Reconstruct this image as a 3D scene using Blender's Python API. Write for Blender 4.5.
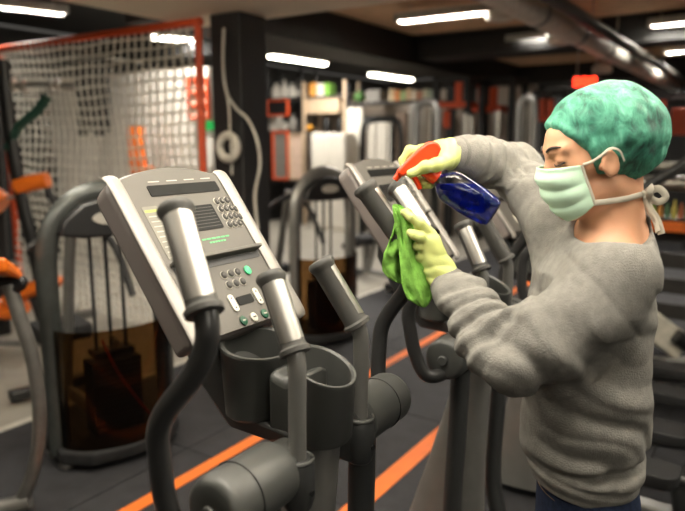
import bpy, bmesh, math, random
import numpy as np
from mathutils import Vector, Matrix
random.seed(7)
rng = np.random.RandomState(5)
for o in list(bpy.data.objects):
    bpy.data.objects.remove(o, do_unlink=True)
SC = bpy.context.scene
COL = SC.collection
PI = math.pi

# ------------------------------------------------------------------ camera
CAM_H, PITCH, FPX = 1.55, math.radians(10.043), 650.0
YAW = math.radians(33.4)                       # gym axes against the camera heading
cd = bpy.data.cameras.new('camera')
cd.sensor_width = 36.0
cd.lens = FPX / 685.0 * 36.0
cd.clip_start = 0.05
cd.clip_end = 80
cd.dof.use_dof = True
cd.dof.focus_distance = 1.42
cd.dof.aperture_fstop = 2.2
cam = bpy.data.objects.new('camera', cd)
cam.location = (0, 0, CAM_H)
cam.rotation_euler = (PI / 2 - PITCH, 0, 0)
COL.objects.link(cam)
SC.camera = cam

# ------------------------------------------------------------------ world, exposure
wd = bpy.data.worlds.new('world')
SC.world = wd
wd.use_nodes = True
bg = wd.node_tree.nodes['Background']
bg.inputs[0].default_value = (1.0, 0.93, 0.84, 1)
bg.inputs[1].default_value = 0.08
SC.view_settings.view_transform = 'Standard'
SC.view_settings.look = 'None'
SC.view_settings.exposure = 0.36
SC.view_settings.gamma = 1.0
SC.view_settings.use_curve_mapping = False

# ------------------------------------------------------------------ frames
LV = Vector((math.sin(YAW), math.cos(YAW), 0))     # along the row of machines
FV = Vector((-math.cos(YAW), math.sin(YAW), 0))    # forward of the machines
UV = Vector((0, 0, 1))
ROT_F = math.atan2(FV.y, FV.x)                     # local +x = forward
ROT_L = math.atan2(LV.y, LV.x)

def G(a, l, z=0.0):
    """gym coordinates: forward, along the row, up"""
    return FV * a + LV * l + UV * z

def at(px, py, Y):
    """world point at ground distance Y seen at photograph position (px, py)"""
    u = (px - 342.5) / FPX
    v = (255.5 - py) / FPX
    d = Vector((u, math.cos(PITCH) + v * math.sin(PITCH), -math.sin(PITCH) + v * math.cos(PITCH)))
    return Vector((0, 0, CAM_H)) + d * (Y / d.y)

# ------------------------------------------------------------------ materials
def lin(c):
    o = []
    for x in c:
        x = x / 255.0
        o.append(x / 12.92 if x <= 0.04045 else ((x + 0.055) / 1.055) ** 2.4)
    return (o[0], o[1], o[2], 1.0)

MATS = {}
def mat(name, col, rough=0.5, metal=0.0, var=0.12, scale=18.0, bump=0.0, bscale=120.0, spec=0.5, trans=0.0, emit=None, estr=0.0, col2=None, stretch=None, sub=0.0, coat=0.0, aniso=0.0, alpha=1.0):
    if name in MATS:
        return MATS[name]
    m = bpy.data.materials.new(name)
    m.use_nodes = True
    nt = m.node_tree
    b = nt.nodes['Principled BSDF']
    tc = nt.nodes.new('ShaderNodeTexCoord')
    mp = nt.nodes.new('ShaderNodeMapping')
    if stretch:
        mp.inputs['Scale'].default_value = stretch
    nt.links.new(tc.outputs['Object'], mp.inputs['Vector'])
    nz = nt.nodes.new('ShaderNodeTexNoise')
    nz.inputs['Scale'].default_value = scale
    nz.inputs['Detail'].default_value = 4
    nt.links.new(mp.outputs['Vector'], nz.inputs['Vector'])
    rp = nt.nodes.new('ShaderNodeValToRGB')
    c1 = lin(col)
    if col2 is None:
        a = tuple(x * (1 - var) for x in c1[:3]) + (1,)
        d = tuple(min(1, x * (1 + var)) for x in c1[:3]) + (1,)
    else:
        a, d = c1, lin(col2)
    rp.color_ramp.elements[0].color = a
    rp.color_ramp.elements[1].color = d
    rp.color_ramp.elements[0].position = 0.35
    rp.color_ramp.elements[1].position = 0.65
    nt.links.new(nz.outputs['Fac'], rp.inputs['Fac'])
    nt.links.new(rp.outputs['Color'], b.inputs['Base Color'])
    b.inputs['Roughness'].default_value = rough
    b.inputs['Metallic'].default_value = metal
    b.inputs['Specular IOR Level'].default_value = spec
    b.inputs['Transmission Weight'].default_value = trans
    b.inputs['Coat Weight'].default_value = coat
    b.inputs['Subsurface Weight'].default_value = sub
    b.inputs['Alpha'].default_value = alpha
    if sub:
        b.inputs['Subsurface Radius'].default_value = (0.01, 0.004, 0.002)
    if emit is not None:
        b.inputs['Emission Color'].default_value = lin(emit)
        b.inputs['Emission Strength'].default_value = estr
    if bump > 0:
        n2 = nt.nodes.new('ShaderNodeTexNoise')
        n2.inputs['Scale'].default_value = bscale
        n2.inputs['Detail'].default_value = 3
        nt.links.new(mp.outputs['Vector'], n2.inputs['Vector'])
        bp = nt.nodes.new('ShaderNodeBump')
        bp.inputs['Strength'].default_value = bump
        bp.inputs['Distance'].default_value = 0.004
        nt.links.new(n2.outputs['Fac'], bp.inputs['Height'])
        nt.links.new(bp.outputs['Normal'], b.inputs['Normal'])
    MATS[name] = m
    return m

def clear_mat(name, col, gloss=0.12, tint=1.0):
    """thin clear or smoked plastic: see-through with a glossy skin"""
    m = bpy.data.materials.new(name)
    m.use_nodes = True
    nt = m.node_tree
    nt.nodes.remove(nt.nodes['Principled BSDF'])
    out = nt.nodes['Material Output']
    tr = nt.nodes.new('ShaderNodeBsdfTransparent')
    tr.inputs[0].default_value = lin(col)
    gl = nt.nodes.new('ShaderNodeBsdfGlossy')
    gl.inputs['Roughness'].default_value = 0.12
    gl.inputs['Color'].default_value = (0.9, 0.9, 0.9, 1)
    fr = nt.nodes.new('ShaderNodeFresnel')
    fr.inputs['IOR'].default_value = 1.0 + gloss * 4
    mx = nt.nodes.new('ShaderNodeMixShader')
    nt.links.new(fr.outputs[0], mx.inputs[0])
    nt.links.new(tr.outputs[0], mx.inputs[1])
    nt.links.new(gl.outputs[0], mx.inputs[2])
    nt.links.new(mx.outputs[0], out.inputs['Surface'])
    MATS[name] = m
    return m

# ------------------------------------------------------------------ mesh helpers
def catmull(pts, k=6):
    P = [Vector(p) for p in pts]
    out = []
    for i in range(len(P) - 1):
        p0 = P[max(i - 1, 0)]; p1 = P[i]; p2 = P[i + 1]; p3 = P[min(i + 2, len(P) - 1)]
        for j in range(k):
            t = j / k
            out.append(0.5 * ((2 * p1) + (p2 - p0) * t + (2 * p0 - 5 * p1 + 4 * p2 - p3) * t * t + (3 * p1 - p0 - 3 * p2 + p3) * t ** 3))
    out.append(P[-1])
    return out

class MB:
    def __init__(s):
        s.v = []; s.f = []
    def _ring(s, pts):
        i = len(s.v); s.v += [tuple(p) for p in pts]; return list(range(i, i + len(pts)))
    def box(s, c, size, rot=None):
        c = Vector(c); hx, hy, hz = [x / 2 for x in size]
        R = rot if rot is not None else Matrix.Identity(3)
        P = [c + R @ Vector((x * hx, y * hy, z * hz)) for z in (-1, 1) for x, y in ((-1, -1), (1, -1), (1, 1), (-1, 1))]
        r = s._ring(P)
        for q in ((3, 2, 1, 0), (4, 5, 6, 7), (0, 1, 5, 4), (1, 2, 6, 5), (2, 3, 7, 6), (3, 0, 4, 7)):
            s.f.append([r[i] for i in q])
        return s
    def loft(s, secs, cap=True, close=False):
        rs = [s._ring(q) for q in secs]
        n = len(rs[0])
        m = len(rs)
        for k in range(m - 1 if not close else m):
            a, b = rs[k], rs[(k + 1) % m]
            for i in range(n):
                j = (i + 1) % n
                s.f.append([a[i], a[j], b[j], b[i]])
        if cap and not close:
            s.f.append(rs[0][::-1]); s.f.append(rs[-1])
        return s
    def tube(s, pts, r, n=12, cap=True, flat=None, close=False):
        P = [Vector(p) for p in pts]
        R = r if isinstance(r, (list, tuple)) else [r] * len(P)
        T = []
        for i in range(len(P)):
            if close:
                t = P[(i + 1) % len(P)] - P[i - 1]
            else:
                t = P[min(i + 1, len(P) - 1)] - P[max(i - 1, 0)]
            T.append(t.normalized())
        up = Vector((0, 0, 1)) if abs(T[0].z) < 0.9 else Vector((1, 0, 0))
        N = (up - T[0] * up.dot(T[0])).normalized()
        secs = []
        for i in range(len(P)):
            N = (N - T[i] * N.dot(T[i])).normalized()
            B = T[i].cross(N)
            fx, fy = flat if flat else (1, 1)
            secs.append([P[i] + (N * math.cos(2 * PI * k / n) * fx + B * math.sin(2 * PI * k / n) * fy) * R[i] for k in range(n)])
        return s.loft(secs, cap, close)
    def cyl(s, p0, p1, r0, r1=None, n=20, cap=True):
        return s.tube([p0, p1], [r0, r0 if r1 is None else r1], n, cap)
    def lathe(s, prof, c=(0, 0, 0), n=24, sx=1.0, sy=1.0, R=None):
        c = Vector(c)
        secs = []
        for r, z in prof:
            q = [Vector((math.cos(2 * PI * k / n) * r * sx, math.sin(2 * PI * k / n) * r * sy, z)) for k in range(n)]
            secs.append([c + (R @ p if R is not None else p) for p in q])
        return s.loft(secs)
    def prism(s, poly, o, ex, ey, ez, t):
        o, ex, ey, ez = Vector(o), Vector(ex), Vector(ey), Vector(ez)
        a = [o + ex * x + ey * y - ez * (t / 2) for x, y in poly]
        b = [p + ez * t for p in a]
        return s.loft([a, b])
    def ball(s, c, r, n=12, sx=1, sy=1, sz=1):
        m = n // 2
        prof = [(max(1e-4, math.sin(PI * i / m)) * r, -math.cos(PI * i / m) * r * sz) for i in range(m + 1)]
        return s.lathe(prof, c, n, sx, sy)
    def mesh(s, name, angle=40, smooth=True):
        me = bpy.data.meshes.new(name)
        me.from_pydata(s.v, [], s.f)
        bm = bmesh.new(); bm.from_mesh(me)
        bmesh.ops.recalc_face_normals(bm, faces=bm.faces)
        bm.to_mesh(me); bm.free()
        if smooth:
            me.polygons.foreach_set('use_smooth', [True] * len(me.polygons))
            me.set_sharp_from_angle(angle=math.radians(angle))
        me.update()
        return me
    def build(s, name, m, parent=None, bevel=0.0, seg=2, angle=40, loc=None):
        me = s.mesh(name, angle)
        return link(name, me, m, parent, bevel, seg, loc)

def link(name, me, m, parent=None, bevel=0.0, seg=2, loc=None):
    o = bpy.data.objects.new(name, me)
    COL.objects.link(o)
    if m is not None and len(me.materials) == 0:
        me.materials.append(m)
    if parent is not None:
        o.parent = parent
    if loc is not None:
        o.location = loc
    if bevel > 0:
        b = o.modifiers.new('bevel', 'BEVEL'); b.width = bevel; b.segments = seg; b.limit_method = 'ANGLE'; b.angle_limit = math.radians(35)
    return o

def tag(o, label, cat, group=None, kind=None):
    if label: o['label'] = label
    if cat: o['category'] = cat
    if group: o['group'] = group
    if kind: o['kind'] = kind
    return o

def thing(name, label, cat, loc=(0, 0, 0), rz=0.0, group=None):
    o = bpy.data.objects.new(name, None)
    o.empty_display_size = 0.05
    COL.objects.link(o)
    o.location = loc; o.rotation_euler = (0, 0, rz)
    return tag(o, label, cat, group)

def structure(o):
    o['kind'] = 'structure'
    return o

def copy_tree(o, parent=None, skip=()):
    c = o.copy(); COL.objects.link(c); c.parent = parent
    for ch in list(o.children):
        if ch.name.split('.')[0] in skip:
            continue
        copy_tree(ch, c, skip)
    return c

def rot_axes(ex, ey, ez):
    return Matrix((ex, ey, ez)).transposed()

RG = rot_axes(FV, -LV, UV)          # local x forward, y = -row, z up

# palette
M_white_p = mat('white_paint', (205, 200, 190), 0.7, var=0.04, scale=3)
M_dark_wall = mat('dark_wall_paint', (38, 37, 36), 0.7, var=0.2, scale=2)
M_black = mat('black_satin', (22, 22, 23), 0.45, var=0.2)
M_blackm = mat('black_matte', (26, 26, 27), 0.75, var=0.2)
M_steel = mat('brushed_steel', (190, 187, 180), 0.3, 1.0, var=0.05)
M_chrome = mat('chrome', (172, 170, 165), 0.42, 1.0, var=0.02)
M_silver = mat('silver_paint', (132, 131, 128), 0.35, 0.55, var=0.04)
M_greyp = mat('grey_plastic', (64, 65, 63), 0.42, var=0.06, bump=0.05, bscale=600)
M_dgrey = mat('dark_grey_plastic', (46, 47, 47), 0.4, var=0.08, bump=0.05, bscale=500)
M_rubber = mat('grip_rubber', (62, 61, 58), 0.6, var=0.08, bump=0.12, bscale=700)
M_dpaint = mat('charcoal_paint', (56, 56, 56), 0.32, 0.35, var=0.05)
M_orange = mat('orange_vinyl', (226, 110, 22), 0.45, var=0.06)
M_orpaint = mat('orange_red_paint', (205, 78, 36), 0.5, var=0.08)
# ================================================================== the room
HC = 2.95
M_rub = mat('rubber_floor', (40, 40, 43), 0.7, var=0.25, scale=9, bump=0.35, bscale=260)
M_joint = mat('floor_joint', (20, 20, 21), 0.9)
M_stripe = mat('orange_stripe', (232, 116, 40), 0.55, var=0.05)
M_pale = mat('pale_vinyl_floor', (150, 145, 134), 0.45, var=0.12, scale=4)
M_ceil = mat('brown_ceiling_board', (200, 162, 128), 0.75, var=0.12, scale=5)
M_slab = mat('beige_soffit_paint', (224, 211, 190), 0.8, var=0.03, scale=2)
M_beam = mat('black_beam_paint', (24, 23, 22), 0.7, var=0.2)

def gbox(mb, a0, a1, l0, l1, z0, z1):
    mb.box(G((a0 + a1) / 2, (l0 + l1) / 2, (z0 + z1) / 2), (a1 - a0, l1 - l0, z1 - z0), RG)
    return mb

A0, A1, L0, L1 = -9.0, 8.2, -4.5, 14.2
fl = structure(gbox(MB(), A0, A1, L0, L1, -0.2, -0.012).build('floor', M_joint))
tile = MB().box((0, 0, -0.006), (0.994, 0.994, 0.012)).mesh('floor_tile')
tile.materials.append(M_rub)
for i in range(-4, 4):
    for j in range(-2, 14):
        a0, l0 = 3.37 - (i + 5) + 0.0, j + 0.15
        if a0 < -6: continue
        o = link('floor_tile', tile, None, fl, bevel=0.0)
        p = G(a0 + 0.5, l0 + 0.5)
        o.location = p; o.rotation_euler = (0, 0, ROT_F)
o = gbox(MB(), 3.37, A1, L0, L1, -0.012, 0.0).build('floor_border', M_pale, fl)
o = gbox(MB(), -9.0, -5.63, L0, L1, -0.012, 0.0).build('floor_border', M_rub, fl)
o = gbox(MB(), -5.63, 3.37, L0, -1.85, -0.012, 0.0).build('floor_border', M_rub, fl)
# painted lines
structure(tag(gbox(MB(), 2.115, 2.185, 0.4, 11, -0.001, 0.0025).build('floor_line', M_stripe), 'orange floor line passing close to the weight stack machines', 'floor line', 'orange lines painted on the rubber floor'))
structure(tag(gbox(MB(), 1.315, 1.405, 0.4, 9, -0.001, 0.0025).build('floor_line', M_stripe), 'orange floor line passing close in front of the elliptical trainers', 'floor line', 'orange lines painted on the rubber floor'))
structure(tag(gbox(MB(), 3.345, 3.40, -3, 11, -0.001, 0.003).build('floor_line', mat('white_line', (190, 186, 176), 0.5)), 'white edge strip where the pale floor begins', 'floor line'))
# walls
structure(gbox(MB(), A1, A1 + 0.2, L0, L1, 0, HC).build('wall_left', M_dark_wall))
structure(gbox(MB(), A0, A1, L1, L1 + 0.2, 0, HC).build('wall_back', M_dark_wall))
structure(gbox(MB(), A0, A1, L0 - 0.2, L0, 0, HC).build('wall_front', mat('cream_wall', (176, 168, 152), 0.8)))
structure(gbox(MB(), A0 - 0.2, A0, L0, L1, 0, HC).build('wall_right', mat('cream_wall', (176, 168, 152), 0.8)))
cl = structure(gbox(MB(), A0, A1, L0, L1, HC + 0.03, HC + 0.2).build('ceiling', M_beam))
# brown ceiling boards, one panel each, between the beams
pn = MB().box((0, 0, 0.015), (1.19, 0.594, 0.03)).mesh('ceiling_panel')
pn.materials.append(M_ceil)
for i in range(9):
    for j in range(17):
        a, l = 4.27 - 0.6 - 1.2 * i, 4.0 + 0.3 + 0.6 * j
        if 8.35 < l < 8.95: continue
        o = link('ceiling_panel', pn, None, cl)
        o.location = G(a, l, HC); o.rotation_euler = (0, 0, ROT_F)
# lowered beige soffit over the cardio area
structure(gbox(MB(), -8.9, 4.01, L0, 3.97, 2.45, 2.94).build('ceiling_soffit', M_slab))
# beams
structure(gbox(MB(), 4.27, 4.95, 4.0, L1, 2.58, 2.95).build('ceiling_beam', M_beam))
structure(gbox(MB(), A0, 4.27, 8.35, 8.95, 2.66, 2.95).build('ceiling_beam', M_beam))
structure(gbox(MB(), A0, 4.27, 12.6, 13.2, 2.62, 2.95).build('ceiling_beam', M_beam))
structure(gbox(MB(), 4.95, A1, 6.2, 6.6, 2.62, 2.95).build('ceiling_beam', M_beam))
# partition behind the net
structure(gbox(MB(), 5.15, 8.0, 5.2, 5.32, 0, 2.33).build('wall_partition', M_white_p))
# white wall behind the far racks
structure(gbox(MB(), 3.4, 8.1, 10.95, 11.07, 0, 2.45).build('wall_far', mat('warm_white_wall', (186, 172, 156), 0.75, var=0.05, scale=2)))

# ------------------------------------------------------------------ lamps
M_tube = mat('lit_tube', (250, 250, 240), 0.5, emit=(255, 246, 226), estr=14.0)
M_lampbody = mat('lamp_body', (170, 168, 160), 0.5)
def lamp(p, rz, label, length=1.2, power=20.0, shape='open', tubes=1, color=(1.0, 0.94, 0.86), w=0.16, up=0.0):
    t = thing('ceiling_lamp', label, 'lamp', p, rz, 'long fluorescent lamps under the ceiling')
    MB().box((0, 0, 0.05), (length, w, 0.045)).build('housing', M_lampbody, t, 0.006)
    if shape == 'louvre':
        MB().box((0, 0, 0.0205), (length - 0.05, w - 0.03, 0.012)).build('diffuser', M_tube, t)
        n = int(length / 0.075)
        slat = MB()
        for s in (-1, 1):
            MB().box((0, s * (w / 2 - 0.004), 0.012), (length, 0.008, 0.05)).build('side_rail', M_lampbody, t)
        me = MB().box((0, 0, 0), (0.006, w - 0.02, 0.022)).mesh('louvre')
        me.materials.append(M_lampbody)
        for i in range(n + 1):
            o = link('louvre', me, None, t); o.location = (-length / 2 + (i + 0.5) * length / (n + 1), 0, 0.0)
    else:
        MB().tube([(-length / 2 + 0.02, 0, 0.015), (length / 2 - 0.02, 0, 0.015)], w / 2 - 0.012, 12, flat=(0.45, 1)).build('diffuser', M_tube, t)
    if p.z < 2.3:
        for s in (-1, 1):
            MB().cyl((s * length * 0.36, 0, 0.07), (s * length * 0.36, 0, 2.45 - p.z), 0.005, n=6).build('hanger', M_lampbody, t)
    if HC - p.z > 0.13 and p.z > 2.5:
        for s in (-1, 1):
            MB().cyl((s * length * 0.36, 0, 0.07), (s * length * 0.36, 0, HC - p.z), 0.005, n=6).build('hanger', M_lampbody, t)
    ld = bpy.data.lights.new('lamp_light', 'AREA')
    ld.shape = 'RECTANGLE'; ld.size = length - 0.05; ld.size_y = max(0.05, w - 0.03); ld.energy = power; ld.color = color
    lo = bpy.data.objects.new('lamp_light', ld); COL.objects.link(lo); lo.parent = t; lo.location = (0, 0, 0.0125 if shape == 'louvre' else -0.03)
    if up > 0:
        lu = ld.copy(); lu.energy = power * up
        l2 = bpy.data.objects.new('added_uplight', lu); COL.objects.link(l2); l2.parent = t; l2.location = (0, 0, 0.08); l2.rotation_euler = (PI, 0, 0)  # upward fill added to brighten the underside of the soffit
    return t

def lamp_px(x0, y0, x1, y1, z, label, **k):
    def on(px, py):
        d = at(px, py, 1.0) - Vector((0, 0, CAM_H))
        return Vector((0, 0, CAM_H)) + d * ((z - CAM_H) / d.z)
    p, q = on(x0, y0), on(x1, y1)
    d = q - p
    return lamp((p + q) / 2, math.atan2(d.y, d.x), label, length=max(0.5, d.length), **k)

lamp_px(-28, 3, 67, 14, 2.8, 'lit strip lamp at the upper left corner above the net frame', shape='louvre', power=26)
lamp_px(150, 38, 212, 43.5, 2.8, 'lit strip lamp partly hidden beside the black column', power=25)
lamp_px(270, 57, 325, 65, 2.8, 'lit strip lamp just right of the black column', power=72, w=0.17)
lamp_px(371, 75, 411, 80.5, 2.8, 'small far lit lamp above the row of storage racks', power=72, w=0.18)
lamp_px(397, 21.5, 497, 10.5, 2.8, 'long louvred lamp nearest the top middle of the ceiling', shape='louvre', power=72)
lamp_px(467, 46, 549, 37, 2.8, 'second louvred lamp, left end below the duct bracket', shape='louvre', power=72)
lamp_px(550, 78, 618, 72, 2.8, 'dim louvred lamp above the red clock', shape='louvre', power=30)
lamp_px(649, 26, 735, 17, 2.8, 'louvred lamp cut by the right edge of the picture, upper one', shape='louvre', power=50)
lamp_px(664, 53, 735, 46, 2.8, 'louvred lamp cut by the right edge of the picture, lower one', shape='louvre', power=50)
# unseen lamp added between net and partition to brighten the partition
lamp(G(4.75, 4.62, 2.84), ROT_F, 'added fill lamp hidden behind the soffit edge, brightening the white partition', length=1.2, power=135, w=0.2)
# unseen fill lamps added under the soffit to light the woman and machines
for a, l, pw, lab in ((0.62, 0.85, 22, 'added fill lamp, out of view above the elliptical handles'), (0.0, 1.95, 23, 'added fill lamp, out of view right above the woman'), (1.9, 0.1, 10, 'added fill lamp, out of view above the first elliptical console'), (-1.5, -0.4, 14, 'added fill lamp, out of view to the right of the camera'), (2.4, 1.7, 16, 'added fill lamp, out of view above the orange floor line'), (-1.6, 2.6, 14, 'added fill lamp, out of view behind the treadmill side of the room')):
    lamp(G(a, l, 2.25 if pw > 15 else 2.375), ROT_F, lab, length=1.5, power=pw, w=0.3, up=1.1 if pw > 15 else 0)
# ================================================================== elliptical trainers
M_face = mat('console_face', (92, 89, 84), 0.6, var=0.03, bump=0.03, bscale=800)
M_rail = mat('console_rail', (150, 146, 141), 0.45, 0.25, var=0.03)
M_shell = mat('console_shell', (104, 97, 94), 0.45, var=0.04)
M_lcd = mat('dark_lcd', (20, 21, 20), 0.55, var=0.15, scale=40, spec=0.2)
M_key = mat('key_dark', (46, 44, 42), 0.5)
M_keyl = mat('key_light', (196, 192, 180), 0.45)
M_green = mat('key_green', (70, 190, 130), 0.45)
M_dgreen = mat('key_dark_green', (20, 74, 52), 0.45)
M_gtxt = mat('green_print', (90, 170, 110), 0.6)
M_ltxt = mat('light_print', (170, 166, 156), 0.6)

def text_mesh(s, size):
    cu = bpy.data.curves.new('print', 'FONT'); cu.body = s; cu.size = size; cu.align_x = 'CENTER'; cu.align_y = 'CENTER'; cu.resolution_u = 2
    o = bpy.data.objects.new('print', cu); COL.objects.link(o)
    dg = bpy.context.evaluated_depsgraph_get()
    me = bpy.data.meshes.new_from_object(o.evaluated_get(dg))
    bpy.data.objects.remove(o); bpy.data.curves.remove(cu)
    me.materials.clear()
    return me

def oval(rx, ry, n=14, cx=0, cy=0):
    return [(cx + rx * math.cos(2 * PI * i / n), cy + ry * math.sin(2 * PI * i / n)) for i in range(n)]

def rrect(w, h, r, n=4):
    o = []
    for cx, cy, a0 in ((w / 2 - r, h / 2 - r, 0), (-w / 2 + r, h / 2 - r, 90), (-w / 2 + r, -h / 2 + r, 180), (w / 2 - r, -h / 2 + r, 270)):
        for i in range(n + 1):
            a = math.radians(a0 + 90 * i / n)
            o.append((cx + r * math.cos(a), cy + r * math.sin(a)))
    return o

def elliptical(label):
    # local: x forward, y to the near side (towards the first machine), z up; origin under the arm axle
    t = thing('elliptical_trainer', label, 'elliptical trainer', group='elliptical trainers in a row')
    X, Z = 0.0, 0.962
    # ---- column, lofted shroud
    secs = []
    for z, cx, sx, sy in ((0.04, 0.16, 0.20, 0.10), (0.25, 0.115, 0.135, 0.075), (0.55, 0.07, 0.088, 0.052), (0.8, 0.03, 0.058, 0.042), (1.0, 0.0, 0.045, 0.04)):
        secs.append([(cx + sx * abs(math.cos(a)) ** 0.75 * (1 if math.cos(a) > 0 else -1), sy * abs(math.sin(a)) ** 0.75 * (1 if math.sin(a) > 0 else -1), z) for a in [2 * PI * i / 28 for i in range(28)]])
    MB().loft(secs).build('column', M_silver, t)
    # ---- base frame
    mb = MB()
    mb.box((0.3, 0, 0.05), (0.09, 0.56, 0.07))
    mb.box((-0.42, 0, 0.055), (1.5, 0.08, 0.07))
    mb.box((-1.15, 0, 0.05), (0.09, 0.5, 0.07))
    mb.build('base_frame', M_silver, t, 0.012)
    for x, y in ((0.3, 0.24), (0.3, -0.24), (-1.15, 0.22), (-1.15, -0.22)):
        MB().cyl((x, y, 0), (x, y, 0.02), 0.032).build('foot', M_black, t)
    # ---- rear drive housing
    prof = [(-0.36, 0.06), (0.36, 0.06), (0.38, 0.2), (0.26, 0.44), (0.05, 0.56), (-0.2, 0.52), (-0.36, 0.34), (-0.4, 0.16)]
    MB().prism(prof, (-0.86, 0, 0), (1, 0, 0), (0, 0, 1), (0, 1, 0), 0.17).build('drive_housing', M_dgrey, t, 0.03, 3)
    for s in (-1, 1):
        mb = MB().cyl((-0.86, s * 0.085, 0.34), (-0.86, s * 0.115, 0.34), 0.19, n=32)
        mb.box((-0.86 + s * 0.08, s * 0.13, 0.34), (0.2, 0.025, 0.05))
        mb.build('crank', M_dpaint, t, 0.005)
    # ---- axle drums
    for s in (1, -1):
        mb = MB().lathe([(0.02, 0.085), (0.046, 0.09), (0.048, 0.13), (0.056, 0.135), (0.058, 0.145), (0.058, 0.28), (0.054, 0.292), (0.046, 0.297), (0.02, 0.298)], (0, 0, Z), 28, R=Matrix(((1, 0, 0), (0, 0, s), (0, -1, 0))) if s > 0 else Matrix(((1, 0, 0), (0, 0, -1), (0, 1, 0))))
        d = mb.build('axle_drum', M_greyp, t)
        MB().tube([(0.0592 * math.cos(a), s * 0.232, Z + 0.0592 * math.sin(a)) for a in [2 * PI * i / 28 for i in range(28)]], 0.0012, 6, close=True).build('seam', M_black, d)
        # clamp holding the fixed bar
        mb = MB()
        mb.tube([(-0.03, s * 0.107, 0.885), (-0.03, s * 0.107, 0.91), (-0.03, s * 0.107, 0.972), (-0.03, s * 0.107, 0.985)], [0.024, 0.032, 0.032, 0.026], 20)
        mb.box((-0.005, s * 0.1, 0.935), (0.05, 0.05, 0.085))
        c = mb.build('clamp', M_dgrey, t, 0.006)
        MB().cyl((-0.064, s * 0.107, 0.925), (-0.058, s * 0.107, 0.925), 0.006, n=10).build('bolt', M_black, c)
        MB().tube([(-0.03 + 0.0275 * math.cos(a), s * 0.107 + 0.0275 * math.sin(a), 0.983) for a in [2 * PI * i / 24 for i in range(24)]], 0.004, 8, close=True).build('collar_ring', M_greyp, c)
    # ---- fixed bars with heart rate grips
    for s in (1, -1):
        bar = MB().tube(catmull([(-0.03, s * 0.107, 0.96), (-0.031, s * 0.107, 1.06), (-0.032, s * 0.107, 1.12), (-0.026, s * 0.104, 1.18), (0.02, s * 0.088, 1.26), (0.044, s * 0.08, 1.30)], 6), 0.0165, 16).build('fixed_bar', M_silver, t)
        grip_on(bar, (-0.028, s * 0.104, 1.178), (0.048, s * 0.079, 1.306), s, 0.0235)
    # ---- moving arms, hung from the axle so that they can swing
    for s in (1, -1):
        e = MB().tube(catmull([(-0.01, s * 0.235, -0.012), (0.014, s * 0.290, -0.040), (0.045, s * 0.325, -0.030), (0.060, s * 0.336, 0.03), (0.061, s * 0.341, 0.09), (0.057, s * 0.345, 0.142), (0.035, s * 0.345, 0.185), (-0.012, s * 0.333, 0.245), (-0.032, s * 0.325, 0.29), (-0.034, s * 0.322, 0.325), (-0.012, s * 0.31, 0.37), (0.06, s * 0.284, 0.47)], 6), 0.0185, 16).build('moving_arm', M_dpaint, t, loc=(0, 0, Z))
        e['side'] = s
        MB().tube([(0, s * 0.298, 0), (0, s * 0.306, 0)], [0.015, 0.013], 24).build('hub_cap', M_greyp, e, 0.002)
        grip_on(e, (-0.03, s * 0.3215, 0.338), (0.068, s * 0.28, 0.484), s, 0.0245)
        # lower link to the pedal
        lk = MB().tube(catmull([(0.0, s * 0.168, 0.0), (0.005, s * 0.17, -0.25), (0.012, s * 0.172, -0.55), (-0.02, s * 0.175, -0.72)], 4), 0.036, 16, flat=(0.72, 1.12)).build('lower_link', M_dgrey, t, loc=(0, 0, Z))
        # pedal beam and pedal
        MB().tube(catmull([(-0.02, s * 0.175, 0.25), (-0.2, s * 0.176, 0.27), (-0.5, s * 0.172, 0.3), (-0.84, s * 0.15, 0.34 + 0.0 * s)], 5), 0.026, 14).build('pedal_beam', M_dpaint, t)
        pd = MB().loft([[(-0.33 + x * k, s * 0.20 + y * k, z) for x, y in rrect(0.38, 0.15, 0.05)] for z, k in ((0.29, 0.92), (0.305, 1.0), (0.345, 1.0))], True).build('pedal', M_blackm, t, 0.004)
    # ---- cup holder: two wells with a bridge
    def well(cx, rx, ry, z0, z1, sl):
        n = 32
        def ring(k, z, tilt=1.0):
            return [(cx + rx * k * math.cos(2 * PI * i / n), ry * k * math.sin(2 * PI * i / n), z + tilt * sl * rx * math.cos(2 * PI * i / n)) for i in range(n)]
        return MB().loft([ring(0.80, z0, 0), ring(0.9, z0 + 0.008, 0), ring(1.0, z1 - 0.006), ring(1.03, z1 - 0.002), ring(1.02, z1 + 0.003), ring(0.95, z1 + 0.004), ring(0.88, z1), ring(0.86, z1 - 0.01), ring(0.78, z0 + 0.02, 0), ring(0.02, z0 + 0.015, 0)], True)
    ch = well(-0.012, 0.062, 0.066, 0.975, 1.122, 0.42).build('cup_holder', M_greyp, t)
    o = well(0.15, 0.068, 0.088, 0.995, 1.14, 0.22).build('accessory_tray', M_greyp, t)
    mb = MB()
    mb.loft([[(x, y, z) for y, z in ((-w_, 0.985), (w_, 0.985), (w_, zt_), (w_ * 0.6, zt_ + 0.01), (-w_ * 0.6, zt_ + 0.01), (-w_, zt_))] for x, w_, zt_ in ((0.01, 0.05, 1.1), (0.05, 0.042, 1.085), (0.085, 0.05, 1.1))])
    mb.build('tray_bridge', M_greyp, t, 0.008)
    # ---- neck behind the console
    mb = MB()
    def nk(x, z, hw, th):
        return [(x, -hw, z), (x, hw, z), (x + th, hw * 0.8, z - th * 0.5), (x + th, -hw * 0.8, z - th * 0.5)]
    mb.loft([nk(0.02, 0.985, 0.05, 0.06), nk(0.12, 1.0, 0.055, 0.08), nk(0.2, 1.10, 0.06, 0.09), nk(0.27, 1.22, 0.06, 0.09), nk(0.3, 1.30, 0.05, 0.06)])
    mb.build('neck', M_dgrey, t, 0.01)
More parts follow.
